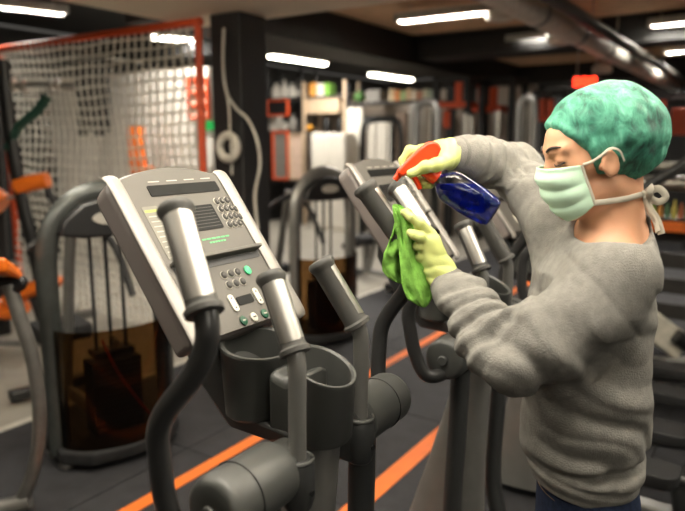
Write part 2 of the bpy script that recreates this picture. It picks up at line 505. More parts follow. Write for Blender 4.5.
    # ---- console
    ey = Vector((0, -1, 0)); eu = Vector((0.602, 0, 0.798)); en = Vector((-0.798, 0, 0.602))
    O = Vector((0.17, 0, 1.171)) + ey * 0.008
    def prof(hw, h, r0=0.035, arch=0.022, bot=0.0):
        pts = [(-hw, bot)]
        n = 5
        for i in range(n + 1):
            a = PI - (PI / 2) * i / n
            pts.append((-hw + r0 + r0 * math.cos(a), h - r0 + r0 * math.sin(a)))
        for i in range(1, 10):
            x = (-hw + r0) + (2 * hw - 2 * r0) * i / 10
            pts.append((x, h + arch * (1 - ((x) / (hw - r0)) ** 2)))
        for i in range(n + 1):
            a = PI / 2 - (PI / 2) * i / n
            pts.append((hw - r0 + r0 * math.cos(a), h - r0 + r0 * math.sin(a)))
        pts.append((hw, bot))
        return pts
    cs = MB().prism(prof(0.168, 0.385), O - en * 0.032, ey, eu, en, 0.056).build('console', M_shell, t, 0.012, 3)
    def plate(name, poly, c, m, th=0.004, lift=0.0, bev=0.0):
        return MB().prism(poly, O + ey * c[0] + eu * c[1] + en * (lift + th / 2 - 0.0005), ey, eu, en, th).build(name, m, cs, bev)
    plate('face_panel', prof(0.139, 0.38, 0.02, 0.02, 0.004), (0, 0), M_face, 0.006, -0.004)
    for s in (-1, 1):
        # silver side rails that run on past the face at the bottom
        mb = MB()
        pts = catmull([O + ey * (s * 0.153) + eu * u + en * w for u, w in ((-0.012, -0.006), (0.0, 0.004), (0.1, 0.004), (0.25, 0.004), (0.36, 0.004), (0.385, -0.004))], 4)
        mb.tube(pts, 0.0175, 12, flat=(0.3, 1.0))
        mb.build('side_rail', M_rail, cs)
    R = lambda w, h, r=0.003: rrect(w, h, r, 2)
    plate('message_display', R(0.2, 0.026), (0.02, 0.343), M_lcd, 0.003, 0.001)
    for k in range(4):
        plate('print', R(0.030, 0.0022, 0.001), (-0.055 + k * 0.05, 0.366), M_ltxt, 0.0006, 0.0022)
    scn = plate('screen', R(0.135, 0.062), (0.002, 0.266), M_lcd, 0.003, 0.001)
    for k in range(7):
        plate('screen_line', R(0.125, 0.0016, 0.0006), (0.002, 0.242 + k * 0.008), M_key, 0.0005, 0.0038)
    # label strip left of the screen
    plate('label_strip', R(0.04, 0.125, 0.004), (-0.1, 0.245), mat('label_grey', (116, 113, 104), 0.55), 0.001, 0.0022)
    plate('print', R(0.034, 0.006, 0.001), (-0.1, 0.296), mat('olive_print', (150, 160, 84), 0.6), 0.0006, 0.003)
    for k in range(9):
        plate('print', R(0.028, 0.0022, 0.0006), (-0.1, 0.283 - k * 0.012), M_ltxt, 0.0006, 0.003)
    # number pad
    key = MB().loft([[(x * k, y * k, z) for x, y in oval(0.0068, 0.0080, 14)] for z, k in ((0, 1.0), (0.003, 1.0), (0.0042, 0.8))]).mesh('key')
    ring = MB().tube([(x, y, 0.0) for x, y in oval(0.0076, 0.0088, 16)], 0.0012, 6, close=True).mesh('key_ring')
    Rk = rot_axes(ey, eu, en).to_4x4()
    def put(me, m, x, u, lift=0.0024, parent=cs, name='key'):
        if len(me.materials) == 0: me.materials.append(m)
        o = link(name, me, None, parent)
        o.matrix_local = Matrix.Translation(O + ey * x + eu * u + en * lift) @ Rk
        return o
    digits = '123456789*0#'
    for i in range(12):
        r, c = divmod(i, 3)
        x, u = 0.09 + c * 0.0165, 0.302 - r * 0.021
        put(key, M_key, x, u); put(ring, M_ltxt, x, u, 0.0024, cs, 'key_ring')
        dm = text_mesh(digits[i], 0.009); put(dm, M_ltxt, x, u, 0.0068, cs, 'key_digit')
    for r in range(2):
        put(key, M_key, 0.09 + 3 * 0.0155, 0.276 - r * 0.021); put(ring, M_ltxt, 0.09 + 3 * 0.0155, 0.276 - r * 0.021, 0.0024, cs, 'key_ring')
    for k, w in ((0, 0.084), (1, 0.05)):
        for q in range(6):
            plate('print', R(w / 7, 0.0036, 0.001), (0.03 - w / 2 + (q + 0.5) * w / 6, 0.213 - k * 0.009), M_gtxt, 0.0006, 0.0022)
    # reading ledge
    mb = MB()
    mb.prism([(-0.126, 0.0), (0.132, 0.0), (0.132, 0.008), (-0.126, 0.008)], O + eu * 0.165 + en * 0.012, ey, eu, en, 0.022)
    mb.build('reading_ledge', M_face, cs, 0.002)
    plate('ledge_painted_shadow', R(0.25, 0.014, 0.002), (0.003, 0.155), M_black, 0.002, 0.0014)  # black plate that paints the shadow under the ledge
    # lower keys
    for r in range(2):
        for c in range(3):
            x, u = -0.006 + c * 0.021, 0.124 - r * 0.024
            put(key, M_key, x, u); put(ring, M_ltxt, x, u, 0.0024, cs, 'key_ring')
    big = MB().loft([[(x * k, y * k, z) for x, y in oval(0.0092, 0.0105, 16)] for z, k in ((0, 1.0), (0.0035, 1.0), (0.005, 0.75))])
    put(big.mesh('start_key'), M_green, 0.066, 0.122, name='start_key')
    plate('level_display', R(0.046, 0.019, 0.002), (0.016, 0.06), M_lcd, 0.003, 0.001)
    for x in (-0.022, 0.054):
        o = plate('rocker_key', rrect(0.015, 0.04, 0.007), (x, 0.059), M_keyl, 0.004, 0.002, 0.001)
        for u in (0.048, 0.07):
            put(MB().loft([[(q[0], q[1], z) for q in oval(0.002, 0.002, 8)] for z in (0, 0.0006)]).mesh('key_mark'), M_key, x, u, 0.0056, cs, 'key_mark')
    for x, m in ((-0.02, M_dgreen), (0.012, M_keyl), (0.046, M_dgreen)):
        me = MB().loft([[(q[0] * k, q[1] * k, z) for q in oval(0.009, 0.0105, 14)] for z, k in ((0, 1.0), (0.003, 1.0), (0.0042, 0.8))]).mesh('round_key')
        put(me, m, x, 0.017, name='round_key')
        me2 = MB().box((0, 0, 0.0003), (0.009, 0.003, 0.0006)).mesh('key_mark')
        put(me2, M_ltxt if m is M_dgreen else M_key, x, 0.017, 0.0068, cs, 'key_mark')
    return t

def grip_on(parent, p0, p1, s, r):
    """rubber grip with flared ends and a bright sensor plate on the outer, user-facing side"""
    p0, p1 = Vector(p0), Vector(p1)
    d = (p1 - p0).normalized(); n = (p1 - p0).length
    prof = [(0.0, 0.8), (0.002, 1.22), (0.010, 1.24), (0.014, 1.04), (0.02, 1.0), (n - 0.018, 1.0), (n - 0.013, 1.06), (n - 0.006, 1.2), (n, 1.2), (n + 0.006, 1.02), (n + 0.008, 0.4)]
    pts = [p0 + d * q for q, k in prof]
    g = MB().tube(pts, [r * k for q, k in prof], 20).build('grip', M_rubber, parent)
    out = Vector((-0.72, s * 0.69, 0.15)); out = (out - d * out.dot(d)).normalized()
    side = d.cross(out)
    secs = []
    for q, k in ((0.022, 0.6), (0.026, 1.15), (n - 0.018, 1.15), (n - 0.012, 0.7)):
        c = p0 + d * q
        rr = r * 1.03
        row = [c + (out * math.cos(a) + side * math.sin(a)) * rr for a in [k * 0.95 * (i / 8 * 2 - 1) for i in range(9)]]
        row += [c + (out * math.cos(a) + side * math.sin(a)) * (rr - 0.004) for a in [k * 0.95 * (1 - i / 8 * 2) for i in range(9)]]
        secs.append(row)
    MB().loft(secs).build('sensor_plate', M_chrome, parent)
    return g

def swing(t, near, far):
    for c in t.children:
        if c.name.startswith('moving_arm'):
            c.rotation_euler = (0, math.radians(near if c['side'] > 0 else far), 0)

ROW = 0.975
e1 = elliptical('grey elliptical trainer nearest the camera, its far handle under the green cloth')
e1.location = G(0.70, ROW); e1.rotation_euler = (0, 0, ROT_F)
for k, (lab, sw) in enumerate((('grey elliptical trainer just behind the first, under the spray bottle', (11, 3)), ('grey elliptical trainer third in the row, console beside the blue bottle', (0, 0)), ('grey elliptical trainer farthest in the row, mostly hidden behind the woman', (-8, 8)))):
    e = copy_tree(e1, None, () if k == 0 else ('key', 'key_ring', 'key_digit', 'print', 'screen_line', 'key_mark'))
    e['label'] = lab
    e.location = G(0.70, ROW + 0.879 * (k + 1)); e.rotation_euler = (0, 0, ROT_F)
    swing(e, *sw)
# ================================================================== things behind
def ray_dir(px, py):
    return at(px, py, 1.0) - Vector((0, 0, CAM_H))
def onl(px, py, l):
    d = ray_dir(px, py); return Vector((0, 0, CAM_H)) + d * (l / d.dot(LV))
def ona(px, py, a):
    d = ray_dir(px, py); return Vector((0, 0, CAM_H)) + d * (a / d.dot(FV))
def onz(px, py, z):
    d = ray_dir(px, py); return Vector((0, 0, CAM_H)) + d * ((z - CAM_H) / d.z)
def ga(p): return p.dot(FV)
def gl_(p): return p.dot(LV)

# ---- black column with cable
COLA, COLL = (3.26, 3.55), (3.62, 3.91)
structure(gbox(MB(), COLA[0], COLA[1], COLL[0], COLL[1], 0, 2.452).build('wall_column', mat('black_column_paint', (30, 30, 31), 0.6, var=0.15, scale=3), None, 0.01))
lf = COLL[0] - 0.03
def onc(px, py): return onl(px, py, lf)
MW = mat('white_cable', (190, 186, 176), 0.6)
t = thing('cable', 'pale cable hanging down the black column in a loop', 'cable', (0, 0, 0))
MB().tube(catmull([onc(224, 28), onc(223, 60), onc(226, 90), onc(236, 108), onc(248, 120), onc(257, 140), onc(260, 165), onc(255, 195), onc(258, 230)], 6), 0.0115, 8).build('cable_run', MW, t)
MB().tube(catmull([onc(226, 90), onc(229, 108), onc(230, 130), onc(231, 150), onc(232, 175)], 5), 0.009, 8).build('cable_drop', MW, t)
c0 = onc(231, 147)
ringp = [c0 + FV * (0.085 * math.cos(a)) + UV * (0.085 * math.sin(a)) - LV * 0.03 for a in [2 * PI * i / 28 for i in range(28)]]
tag(MB().tube(ringp, 0.032, 10, close=True).build('cable_reel', MW), 'round white cable reel with dark centre on the black column', 'cable reel')

# ---- net frame
NL, NA0, NA1, NZ = 3.55, 3.60, 6.22, 2.40
t = thing('net_frame', 'orange-red tube frame strung with a white ball net at left', 'net', G((NA0 + NA1) / 2, NL), 0)
org = G((NA0 + NA1) / 2, NL)
rel = lambda p: p - org
for a in (NA0, NA1):
    MB().cyl(rel(G(a, NL, 0)), rel(G(a, NL, NZ)), 0.03, n=14).build('post', M_orpaint, t)
MB().cyl(rel(G(NA0 - 0.03, NL, NZ)), rel(G(NA1 + 0.03, NL, NZ)), 0.03, n=14).build('crossbar', M_orpaint, t)
mb = MB()
n = 31
for i in range(n):
    a = NA0 + 0.03 + (NA1 - NA0 - 0.06) * i / (n - 1)
    mb.tube([rel(G(a + 0.012 * math.sin(3 * q + i), NL + 0.03 * math.sin(q * 2 + i * 0.2), NZ * (1 - q / 6) + 0.01)) for q in range(7)], 0.0088, 4, cap=False)
for j in range(28):
    z = NZ - 0.04 - j * 0.084
    mb.tube([rel(G(NA0 + (NA1 - NA0) * q / 10, NL + 0.03 * math.sin(j * 0.3 + q), z - 0.035 * math.sin(PI * q / 10) + 0.008 * math.sin(q * 2.2 + j))) for q in range(11)], 0.0088, 4, cap=False)
mb.build('net', mat('net_cord', (214, 210, 198), 0.8), t)

def slab_px(x0, y0, x1, y1, l, depth, name, m, label=None, cat=None, group=None, parent=None, bevel=0.006, drop=None):
    """box standing at distance l along the row whose front spans the given photograph rectangle"""
    p, q = onl(x0, y0, l), onl(x1, y1, l)
    a0, a1 = sorted((ga(p), ga(q))); z0, z1 = sorted((p.z, q.z))
    if drop is not None: z0 = drop
    o = gbox(MB(), a0, a1, l, l + depth, z0, z1).build(name, m, parent, bevel)
    if label: tag(o, label, cat, group)
    return o

M_fabric = mat('dark_banner', (15, 15, 16), 0.9)
# dark mats hanging behind the net
p, q = onl(73, 62, 4.75), onl(111, 136, 4.75)
t = thing('hanging_mat_rack', 'dark exercise mats hanging on a rail behind the net', 'mats', G(ga(p), 4.75, 0))
oo = Vector(t.location)
aw = ga(p) - ga(q)
for k in range(4):
    a1 = ga(p) - aw * k / 4; a0 = a1 - aw / 4 + 0.012
    gb = MB(); gb.box(G((a0 + a1) / 2, 4.77, (p.z + q.z + 0.05 * (k % 2)) / 2) - oo, (a1 - a0, 0.03, p.z - q.z - 0.05 * (k % 2)), RG); gb.build('mat', M_fabric, t, 0.008)
MB().cyl(G(ga(q) - 0.05, 4.77, p.z) - oo, G(ga(p) + 0.05, 4.77, p.z) - oo, 0.02, n=10).build('rail', M_steel, t)
for a in (ga(q) - 0.05, ga(p) + 0.05):
    MB().cyl(G(a, 4.77, p.z) - oo, G(a, 5.2, p.z) - oo, 0.012, n=8).build('bracket', M_steel, t)
# dark upright mats at the left of the partition
slab_px(20, 62, 58, 330, 4.9, 0.1, 'gym_mat', mat('grey_mat', (34, 33, 32), 0.85), 'tall grey mat standing against the wall at the left of the net', 'mat', drop=0.0)
# orange padded post
t = thing('padded_post', 'orange padded post standing in front of the white partition', 'post', onl(136, 168, 4.9) * 1.0)
t.location.z = 0; oo = Vector(t.location)
p, q = onl(128, 125, 4.9), onl(142, 167, 4.9)
MB().box(G((ga(p) + ga(q)) / 2, 4.93, (p.z + q.z) / 2) - oo, (ga(p) - ga(q), 0.1, p.z - q.z), RG).build('pad', M_orange, t, 0.02)
MB().box(G((ga(p) + ga(q)) / 2 - 0.08, 4.93, q.z - 0.04) - oo, (ga(p) - ga(q) + 0.12, 0.1, 0.1), RG).build('foot_pad', M_orange, t, 0.02)
MB().cyl(G((ga(p) + ga(q)) / 2, 4.95, 0) - oo, G((ga(p) + ga(q)) / 2, 4.95, q.z) - oo, 0.03).build('pole', M_black, t)
# red framed panel and green sign right of the net
def framed(x0, y0, x1, y1, l, label, mf, mi, nx=1, ny=1, name='framed_panel', cat='panel', drop=None):
    p, q = onl(x0, y0, l), onl(x1, y1, l)
    a0, a1 = sorted((ga(p), ga(q))); z0, z1 = sorted((p.z, q.z))
    if drop is not None: z0 = drop
    o0 = G((a0 + a1) / 2, l, z0)
    t = thing(name, label, cat, o0)
    b_ = 0.16 * min(a1 - a0, z1 - z0)
    for k in range(nx):
        for j in range(ny):
            aa = a0 + (a1 - a0) * k / nx; ab = a0 + (a1 - a0) * (k + 1) / nx; za = z0 + (z1 - z0) * j / ny; zb = z0 + (z1 - z0) * (j + 1) / ny
            MB().box(G((aa + ab) / 2, l + 0.02, (za + zb) / 2) - o0, (ab - aa - b_ * 0.4, 0.02, zb - za - b_ * 0.4), RG).build('panel', mi, t)
    for k in range(nx + 1):
        aa = a0 + (a1 - a0) * k / nx
        MB().box(G(aa, l, (z0 + z1) / 2) - o0, (b_ * 0.6, 0.05, z1 - z0 + b_ * 0.6), RG).build('frame_bar', mf, t, 0.004)
    for j in range(ny + 1):
        za = z0 + (z1 - z0) * j / ny
        MB().box(G((a0 + a1) / 2, l, za) - o0, (a1 - a0, 0.045, b_ * 0.6), RG).build('frame_bar', mf, t, 0.004)
    return t
framed(188, 80, 209, 118, 5.08, 'orange-red grid frame on the white partition beside the net post', M_orpaint, mat('pinkish_panel', (196, 170, 152), 0.6), 2, 3)
slab_px(204, 121, 212, 130, 5.12, 0.05, 'exit_sign', mat('green_sign', (40, 160, 80), 0.5, emit=(40, 170, 80), estr=0.6), 'small green sign on the wall beside the black column', 'sign')
slab_px(203, 131, 213, 168, 5.14, 0.04, 'notice_board', M_white_p, 'narrow white notice board below the small green sign', 'notice board')

# ---- weight stack machines
M_smoke = clear_mat('smoked_shield', (176, 152, 120), 0.07)
def weight_machine(label, loc, rz):
    t = thing('weight_stack_machine', label, 'weight machine', loc, rz, 'weight stack machines in a row')
    # local: x towards the aisle, y across
    W, H = 0.28, 1.33
    def rr(k, x):
        return catmull([(x, -W * k, 0.06), (x, -W * k, 0.5), (x, -W * k, 0.98), (x, -W * 0.86 * k, 1.16), (x, -W * 0.5 * k, 1.27 + 0.02 * (k - 1)), (x, 0, H - 0.02), (x, W * 0.5 * k, 1.27), (x, W * 0.86 * k, 1.16), (x, W * k, 0.98), (x, W * k, 0.5), (x, W * k, 0.06)], 5)
    MB().tube(rr(1, 0), 0.034, 12, flat=(1.0, 1.5)).build('frame_arch', mat('green_grey_frame', (66, 69, 67), 0.35, 0.4), t)
    hood = [(-0.235, 1.12), (-0.21, 1.19), (-0.12, 1.26), (0, 1.285), (0.12, 1.26), (0.21, 1.19), (0.235, 1.12), (0.12, 1.10), (-0.12, 1.10)]
    h = MB().prism(hood, (0.02, 0, 0), (0, 1, 0), (0, 0, 1), (1, 0, 0), 0.12).build('hood', M_black, t, 0.012)
    MB().prism(oval(0.085, 0.032, 24, 0, 1.19), (0.083, 0, 0), (0, 1, 0), (0, 0, 1), (1, 0, 0), 0.008).build('oval_badge', mat('badge_grey', (150, 146, 138), 0.4), h)
    for y in (-0.075, 0.0, 0.075):
        MB().cyl((0, y, 0.1), (0, y, 1.12), 0.009, n=10).build('guide_rod', M_black if y == 0 else M_dgrey, t)
    pl = MB().box((0, 0, 0), (0.12, 0.25, 0.026)).mesh('weight_plate'); pl.materials.append(M_blackm)
    for k in range(13):
        o = link('weight_plate', pl, None, t, bevel=0.003); o.location = (0, 0, 0.125 + k * 0.0285)
    MB().box((0, 0, 0.515), (0.1, 0.2, 0.03)).build('top_plate', M_black, t, 0.004)
    MB().tube(catmull([(0, 0, 0.53), (0.02, 0.02, 0.56), (0.0, 0.0, 0.6)], 5), 0.012, 8).build('hook', M_chrome, t)
    base = [(-0.16, -0.31), (0.08, -0.31), (0.2, -0.2), (0.23, 0), (0.2, 0.2), (0.08, 0.31), (-0.16, 0.31)]
    MB().prism(base, (0, 0, 0.065), (1, 0, 0), (0, 1, 0), (0, 0, 1), 0.07).build('base', M_blackm, t, 0.015)
    for y in (-0.27, 0.27):
        MB().cyl((0.04, y, 0), (0.04, y, 0.03), 0.035).build('foot', M_steel, t)
        MB().cyl((-0.12, y, 0), (-0.12, y, 0.03), 0.035).build('foot', M_steel, t)
    # smoked shield bowed towards the aisle
    secs = []
    for z in (0.1, 0.3, 0.5, 0.68):
        row = []
        for k in range(21):
            a = -PI / 2 + PI * k / 20
            row.append((0.02 + 0.2 * math.cos(a), 0.285 * math.sin(a), z))
        row += [(0.02 + 0.195 * math.cos(a), 0.28 * math.sin(a), z) for a in [PI / 2 - PI * k / 20 for k in range(21)]]
        secs.append(row)
    MB().loft(secs).build('smoked_shield', M_smoke, t)
    MB().tube(catmull([(0.14, -0.1, 0.62), (0.16, -0.04, 0.45), (0.19, 0.05, 0.28), (0.2, 0.13, 0.16)], 6), 0.006, 8).build('orange_cord', M_orpaint, t)
    # rear frame: back post, press arm and padded seat of the station
    MB().tube(catmull([(-0.06, 0.0, 0.06), (-0.3, 0.0, 0.1), (-0.8, 0, 0.1)], 5), 0.035, 10).build('floor_beam', M_silver, t)
    MB().tube(catmull([(-0.7, 0, 0.1), (-0.62, 0, 0.4), (-0.5, 0, 0.9), (-0.46, 0.02, 1.15)], 5), 0.03, 10).build('rear_post', M_silver, t)
    MB().tube(catmull([(-0.46, -0.22, 1.0), (-0.44, 0, 1.1), (-0.46, 0.22, 1.0), (-0.3, 0.26, 0.7)], 5), 0.02, 10).build('press_arm', M_dpaint, t)
    MB().loft([[(-0.74 + x, y, z) for x, y in rrect(0.3 * k, 0.3 * k, 0.05)] for z, k in ((0.42, 0.94), (0.44, 1), (0.48, 1), (0.5, 0.94))]).build('seat_pad', M_blackm, t)
    MB().box((-0.74, 0, 0.25), (0.06, 0.06, 0.36)).build('seat_post', M_silver, t, 0.006)
    MB().box((-0.95, 0, 0.05), (0.08, 0.5, 0.06)).build('rear_foot', M_dpaint, t, 0.01)
    return t
p1 = onz(118, 446, 0); p2 = onz(324, 338, 0)
RZ = math.atan2(-p1.y, -p1.x) * 0.45 + math.atan2(-FV.y, -FV.x) * 0.55
w1 = weight_machine('dark weight stack machine with smoked shield at left behind the first console', (p1.x, p1.y, 0), math.atan2(-FV.y, -FV.x) - 0.25)
w2 = copy_tree(w1); w2['label'] = 'weight stack machine with pale arch standing behind the lone rubber grip'
w2.location = (p2.x, p2.y, 0); w2.rotation_euler = (0, 0, math.atan2(-FV.y, -FV.x) - 0.25)
for c in w2.children:
    if c.name.startswith('frame_arch'):
        c.material_slots[0].link = 'OBJECT'; c.material_slots[0].material = M_silver
w3 = copy_tree(w1); w3['label'] = 'weight stack machine farthest along the orange line, mostly hidden'
d_ = (p2 - p1); p3 = p2 + d_ * 0.9; w3.location = (p3.x, p3.y, 0); w3.rotation_euler = w2.rotation_euler

# ---- left strength machine with orange pads (behind)
Y0 = 4.3
def A(px, py, Y=Y0): return at(px, py, Y)
base = onz(30, 345, 0) 
t = thing('strength_machine', 'black strength machine with orange roller pads in front of the net', 'exercise machine', (base.x, base.y, 0))
oo = Vector(t.location)
YB = base.y
def B(px, py, dy=0.0): return at(px, py, YB + dy) - oo
def bar(pts, r, name, m, flat=None): return MB().tube(catmull([B(*p) for p in pts], 5), r, 10, flat=flat).build(name, m, t)
bar([(2, 60), (10, 130), (22, 200), (38, 270), (46, 330)], 0.05, 'main_post', M_black, (1.0, 0.7))
bar([(-14, 40, 0.3), (-6, 150, 0.3), (4, 340, 0.3)], 0.06, 'rear_post', M_black)
bar([(48, 96), (36, 112), (18, 128), (8, 150)], 0.035, 'lever', mat('dark_green_paint', (22, 60, 48), 0.4))
bar([(-8, 84), (20, 86), (40, 84), (75, 88)], 0.022, 'cross_bar', M_chrome)
for x in (12, 22, 50, 57):
    bar([(x, 85), (x + 3, 85)], 0.045, 'collar', M_steel)
bar([(17, 187), (30, 183), (48, 180)], 0.062, 'roller_pad', M_orange)
bar([(-12, 196), (2, 206)], 0.10, 'roller_pad', M_orange)
bar([(0, 198), (16, 197), (34, 196)], 0.012, 'pad_axle', M_chrome)
bar([(46, 186), (55, 205), (62, 226)], 0.025, 'pad_arm', M_black)
bar([(10, 300), (25, 292), (50, 283), (58, 286)], 0.10, 'seat_pad', M_orange, (0.6, 1.0))
bar([(-6, 304), (8, 312), (24, 305)], 0.09, 'knee_pad', M_orange, (0.7, 1.0))
bar([(30, 290), (40, 318), (44, 345)], 0.03, 'seat_post', M_black)
bar([(-30, 346, -0.1), (0, 346), (30, 345), (60, 343)], 0.04, 'floor_beam', M_silver)
bar([(60, 330), (75, 318), (95, 312)], 0.035, 'foot_rest', M_silver)

# ---- near left bench
nb = onz(18, 508, 0)
t = thing('bench', 'orange padded bench with bent grey tube leg at the left edge', 'bench', (nb.x, nb.y, 0))
oo = Vector(t.location); YB = nb.y
bar([(9, 284), (20, 318), (32, 356), (39, 400), (39, 440), (32, 476), (19, 506)], 0.029, 'bent_leg', mat('grey_tube', (120, 118, 114), 0.35, 0.6))
MB().loft([[B(x * 1.0, y, dy) for x, y, dy in ((-60, 256 + k * 10, -0.16), (6, 256 + k * 8, -0.16), (22, 272 + k * 5, 0.0), (12, 262 + k * 4, 0.2), (-60, 262 + k * 4, 0.2))] for k in (0, 1, 2)]).build('seat_pad', M_orange, t, 0.02, 3)
bar([(-60, 283), (0, 283), (18, 280), (22, 284), (10, 292)], 0.022, 'under_frame', M_black)
bar([(-50, 508, -0.05), (0, 507, -0.02), (30, 500, 0.0)], 0.035, 'foot_bar', M_silver)
bar([(-55, 284), (-50, 400), (-52, 508)], 0.029, 'rear_leg', mat('grey_tube', (120, 118, 114), 0.35, 0.6))

# ---- far storage wall
LF = 9.7
M_shelf = mat('dark_shelf', (52, 47, 43), 0.6)
M_wht = mat('off_white_item', (214, 208, 196), 0.6, var=0.05)
M_beige = mat('beige_item', (178, 156, 130), 0.6)
M_pink = mat('pinkish_panel', (196, 170, 152), 0.6)
def rack(x0, x1, ys, label, l=LF, depth=0.45, top=70, m=M_black, mshelf=M_shelf):
    p, q = onl(x0, top, l), onl(x1, top, l)
    a0, a1 = sorted((ga(p), ga(q)))
    o0 = G((a0 + a1) / 2, l, 0)
    t = thing('storage_rack', label, 'rack', o0)
    for a in (a0, a1):
        for dl in (0, depth):
            MB().box(G(a, l + dl, p.z / 2) - o0, (0.05, 0.05, p.z), RG).build('upright', m, t)
    xm = (x0 + x1) / 2
    zs = []
    for y in ys:
        z = onl(xm, y, l).z
        zs.append(z)
        MB().box(G((a0 + a1) / 2, l + depth / 2, z - 0.02) - o0, (a1 - a0, depth, 0.04), RG).build('shelf', mshelf, t)
    return t, zs
def item(x0, y0, x1, z, m, label, cat, name, shape='box', l=LF + 0.06, depth=0.2, group=None):
    """thing standing on a shelf at height z"""
    p, q = onl(x0, y0, l), onl(x1, y0, l)
    a0, a1 = sorted((ga(p), ga(q))); w = a1 - a0; h = max(0.05, p.z - z)
    c = G((a0 + a1) / 2, l + depth / 2, z)
    if shape == 'box':
        o = MB().box((0, 0, h / 2), (w, depth, h)).build(name, m, None, 0.01)
    elif shape == 'ball':
        r = min(w, h) / 2
        o = MB().ball((0, 0, r), r, 14, sz=1).build(name, m)
    elif shape == 'bottle':
        r = w / 2
        o = MB().lathe([(0.01, 0), (r * 0.9, 0), (r, 0.02), (r, h * 0.62), (r * 0.45, h * 0.8), (r * 0.4, h * 0.97), (r * 0.3, h)], (0, 0, 0), 14).build(name, m)
    elif shape == 'kettle':
        r = w / 2
        mb = MB().ball((0, 0, r * 0.95), r, 14)
        mb.tube(catmull([(-r * 0.7, 0, r * 1.5), (-r * 0.75, 0, h * 0.85), (0, 0, h), (r * 0.75, 0, h * 0.85), (r * 0.7, 0, r * 1.5)], 4), r * 0.2, 8)
        o = mb.build(name, m)
    o.location = c; o.rotation_euler = (0, 0, ROT_F)
    tag(o, label, cat, group)
    return o
t, zs = rack(266, 301, (97.5, 130.5, 180), 'tall black storage rack just right of the black column')
item(269, 83, 277, zs[0], M_wht, 'white jar at the left of the top shelf beside the column', 'jar', 'jar', 'bottle', group='white jars on the rack beside the column')
item(278, 80, 284, zs[0], M_wht, 'tallest white jar on the top shelf beside the column', 'jar', 'jar', 'bottle', group='white jars on the rack beside the column')
item(286, 83, 292, zs[0], M_wht, 'white jar at the right of the top shelf beside the column', 'jar', 'jar', 'bottle', group='white jars on the rack beside the column')
item(293, 79, 298, zs[0], M_steel, 'grey flask at the end of the top shelf', 'flask', 'flask', 'bottle')
item(268, 115, 276, zs[1], M_wht, 'white tub on the middle shelf next to the column', 'tub', 'tub', 'box')
item(277, 117, 284, zs[1], M_wht, 'small white ball on the middle shelf', 'ball', 'ball', 'ball')
item(286, 114, 293, zs[1], mat('grey_item', (120, 116, 108), 0.5), 'grey bottle on the middle shelf of the rack beside the column', 'bottle', 'bottle', 'bottle')
item(294, 117, 300, zs[1], M_black, 'small black kettlebell on the middle shelf', 'kettlebell', 'kettlebell', 'kettle')
t2 = framed(267, 101, 288, 115, LF - 0.12, 'orange open box frame hung between two shelves', M_orpaint, M_black, 1, 1, name='box_frame', cat='frame')
framed(273, 132, 288, 179, LF - 0.16, 'tall orange-framed grey panel leaning on the rack', M_orpaint, mat('grey_item', (120, 116, 108), 0.5), 1, 1)
framed(290, 134, 303, 179, LF - 0.16, 'pale pinkish panel beside the orange-framed one', M_beige, M_pink, 1, 1)
t, zs = rack(304, 345, (95.5, 131, 176), 'beige-fronted storage rack left of the small far lamp', top=82, m=M_beige)
item(309, 83, 315.5, zs[0], mat('amber_box', (216, 150, 70), 0.6), 'amber carton, first of three on top of the beige rack', 'carton', 'carton', group='cartons on the beige rack')
item(316.5, 83.5, 323.5, zs[0], M_wht, 'white carton between the amber and the green one', 'carton', 'carton', group='cartons on the beige rack')
item(324, 83, 329.5, zs[0], mat('green_box', (110, 160, 60), 0.6), 'green carton, last of three on top of the beige rack', 'carton', 'carton', group='cartons on the beige rack')
slab_px(306, 97, 339, 113, LF + 0.02, 0.35, 'drawer_unit', M_beige, 'beige drawer unit under the three cartons', 'drawers')
item(303.5, 120, 309, zs[1], mat('amber_ball', (214, 150, 40), 0.5), 'amber ball on the beige rack', 'ball', 'ball', 'ball')
item(321, 115, 326.5, zs[1], M_black, 'left one of two black bottles above the white cabinet', 'bottle', 'bottle', 'bottle', group='black bottles above the white cabinet')
item(334.5, 115, 340, zs[1], M_black, 'right one of two black bottles above the white cabinet', 'bottle', 'bottle', 'bottle', group='black bottles above the white cabinet')
p, q = onl(311, 133, LF - 0.5), onl(345, 174, LF - 0.5)
t = thing('white_cabinet', 'white cabinet with two doors under the black bottles', 'cabinet', G((ga(p) + ga(q)) / 2, LF - 0.5, 0)); oo = Vector(t.location)
aw = ga(p) - ga(q)
MB().box(G((ga(p) + ga(q)) / 2, LF - 0.3, p.z / 2) - oo, (aw, 0.36, p.z), RG).build('body', M_wht, t, 0.006)
for s in (-1, 1):
    d0 = MB().box(G((ga(p) + ga(q)) / 2 + s * aw / 4, LF - 0.49, p.z / 2 + 0.03) - oo, (aw / 2 - 0.01, 0.02, p.z - 0.1), RG).build('door', M_wht, t, 0.004)
    MB().box(G((ga(p) + ga(q)) / 2 + s * 0.04, LF - 0.51, p.z * 0.6) - oo, (0.015, 0.02, 0.12), RG).build('handle', M_steel, d0)
t, zs = rack(348, 437, (101, 150), 'long dark storage rack under the small far lamp', top=84)
cols = [(196, 176, 140), (206, 130, 70), (150, 170, 110), (190, 160, 120), (210, 196, 170), (170, 110, 80), (186, 180, 150), (140, 150, 130)]
names = ['cream', 'orange', 'green', 'tan', 'white', 'brown', 'straw', 'grey-green']
for k in range(8):
    x = 389 + k * 5.6
    item(x, 89 + (k % 3), x + 4.8, zs[0], mat('far_item_%d' % k, cols[k], 0.6), '%s box in the row on the long dark rack' % names[k], 'box', 'small_box', depth=0.16, group='row of small boxes on the long dark rack')
item(352, 87, 362, zs[0], mat('leaf_green', (70, 110, 50), 0.7), 'green bag at the left end of the long dark rack', 'bag', 'bag', 'ball')
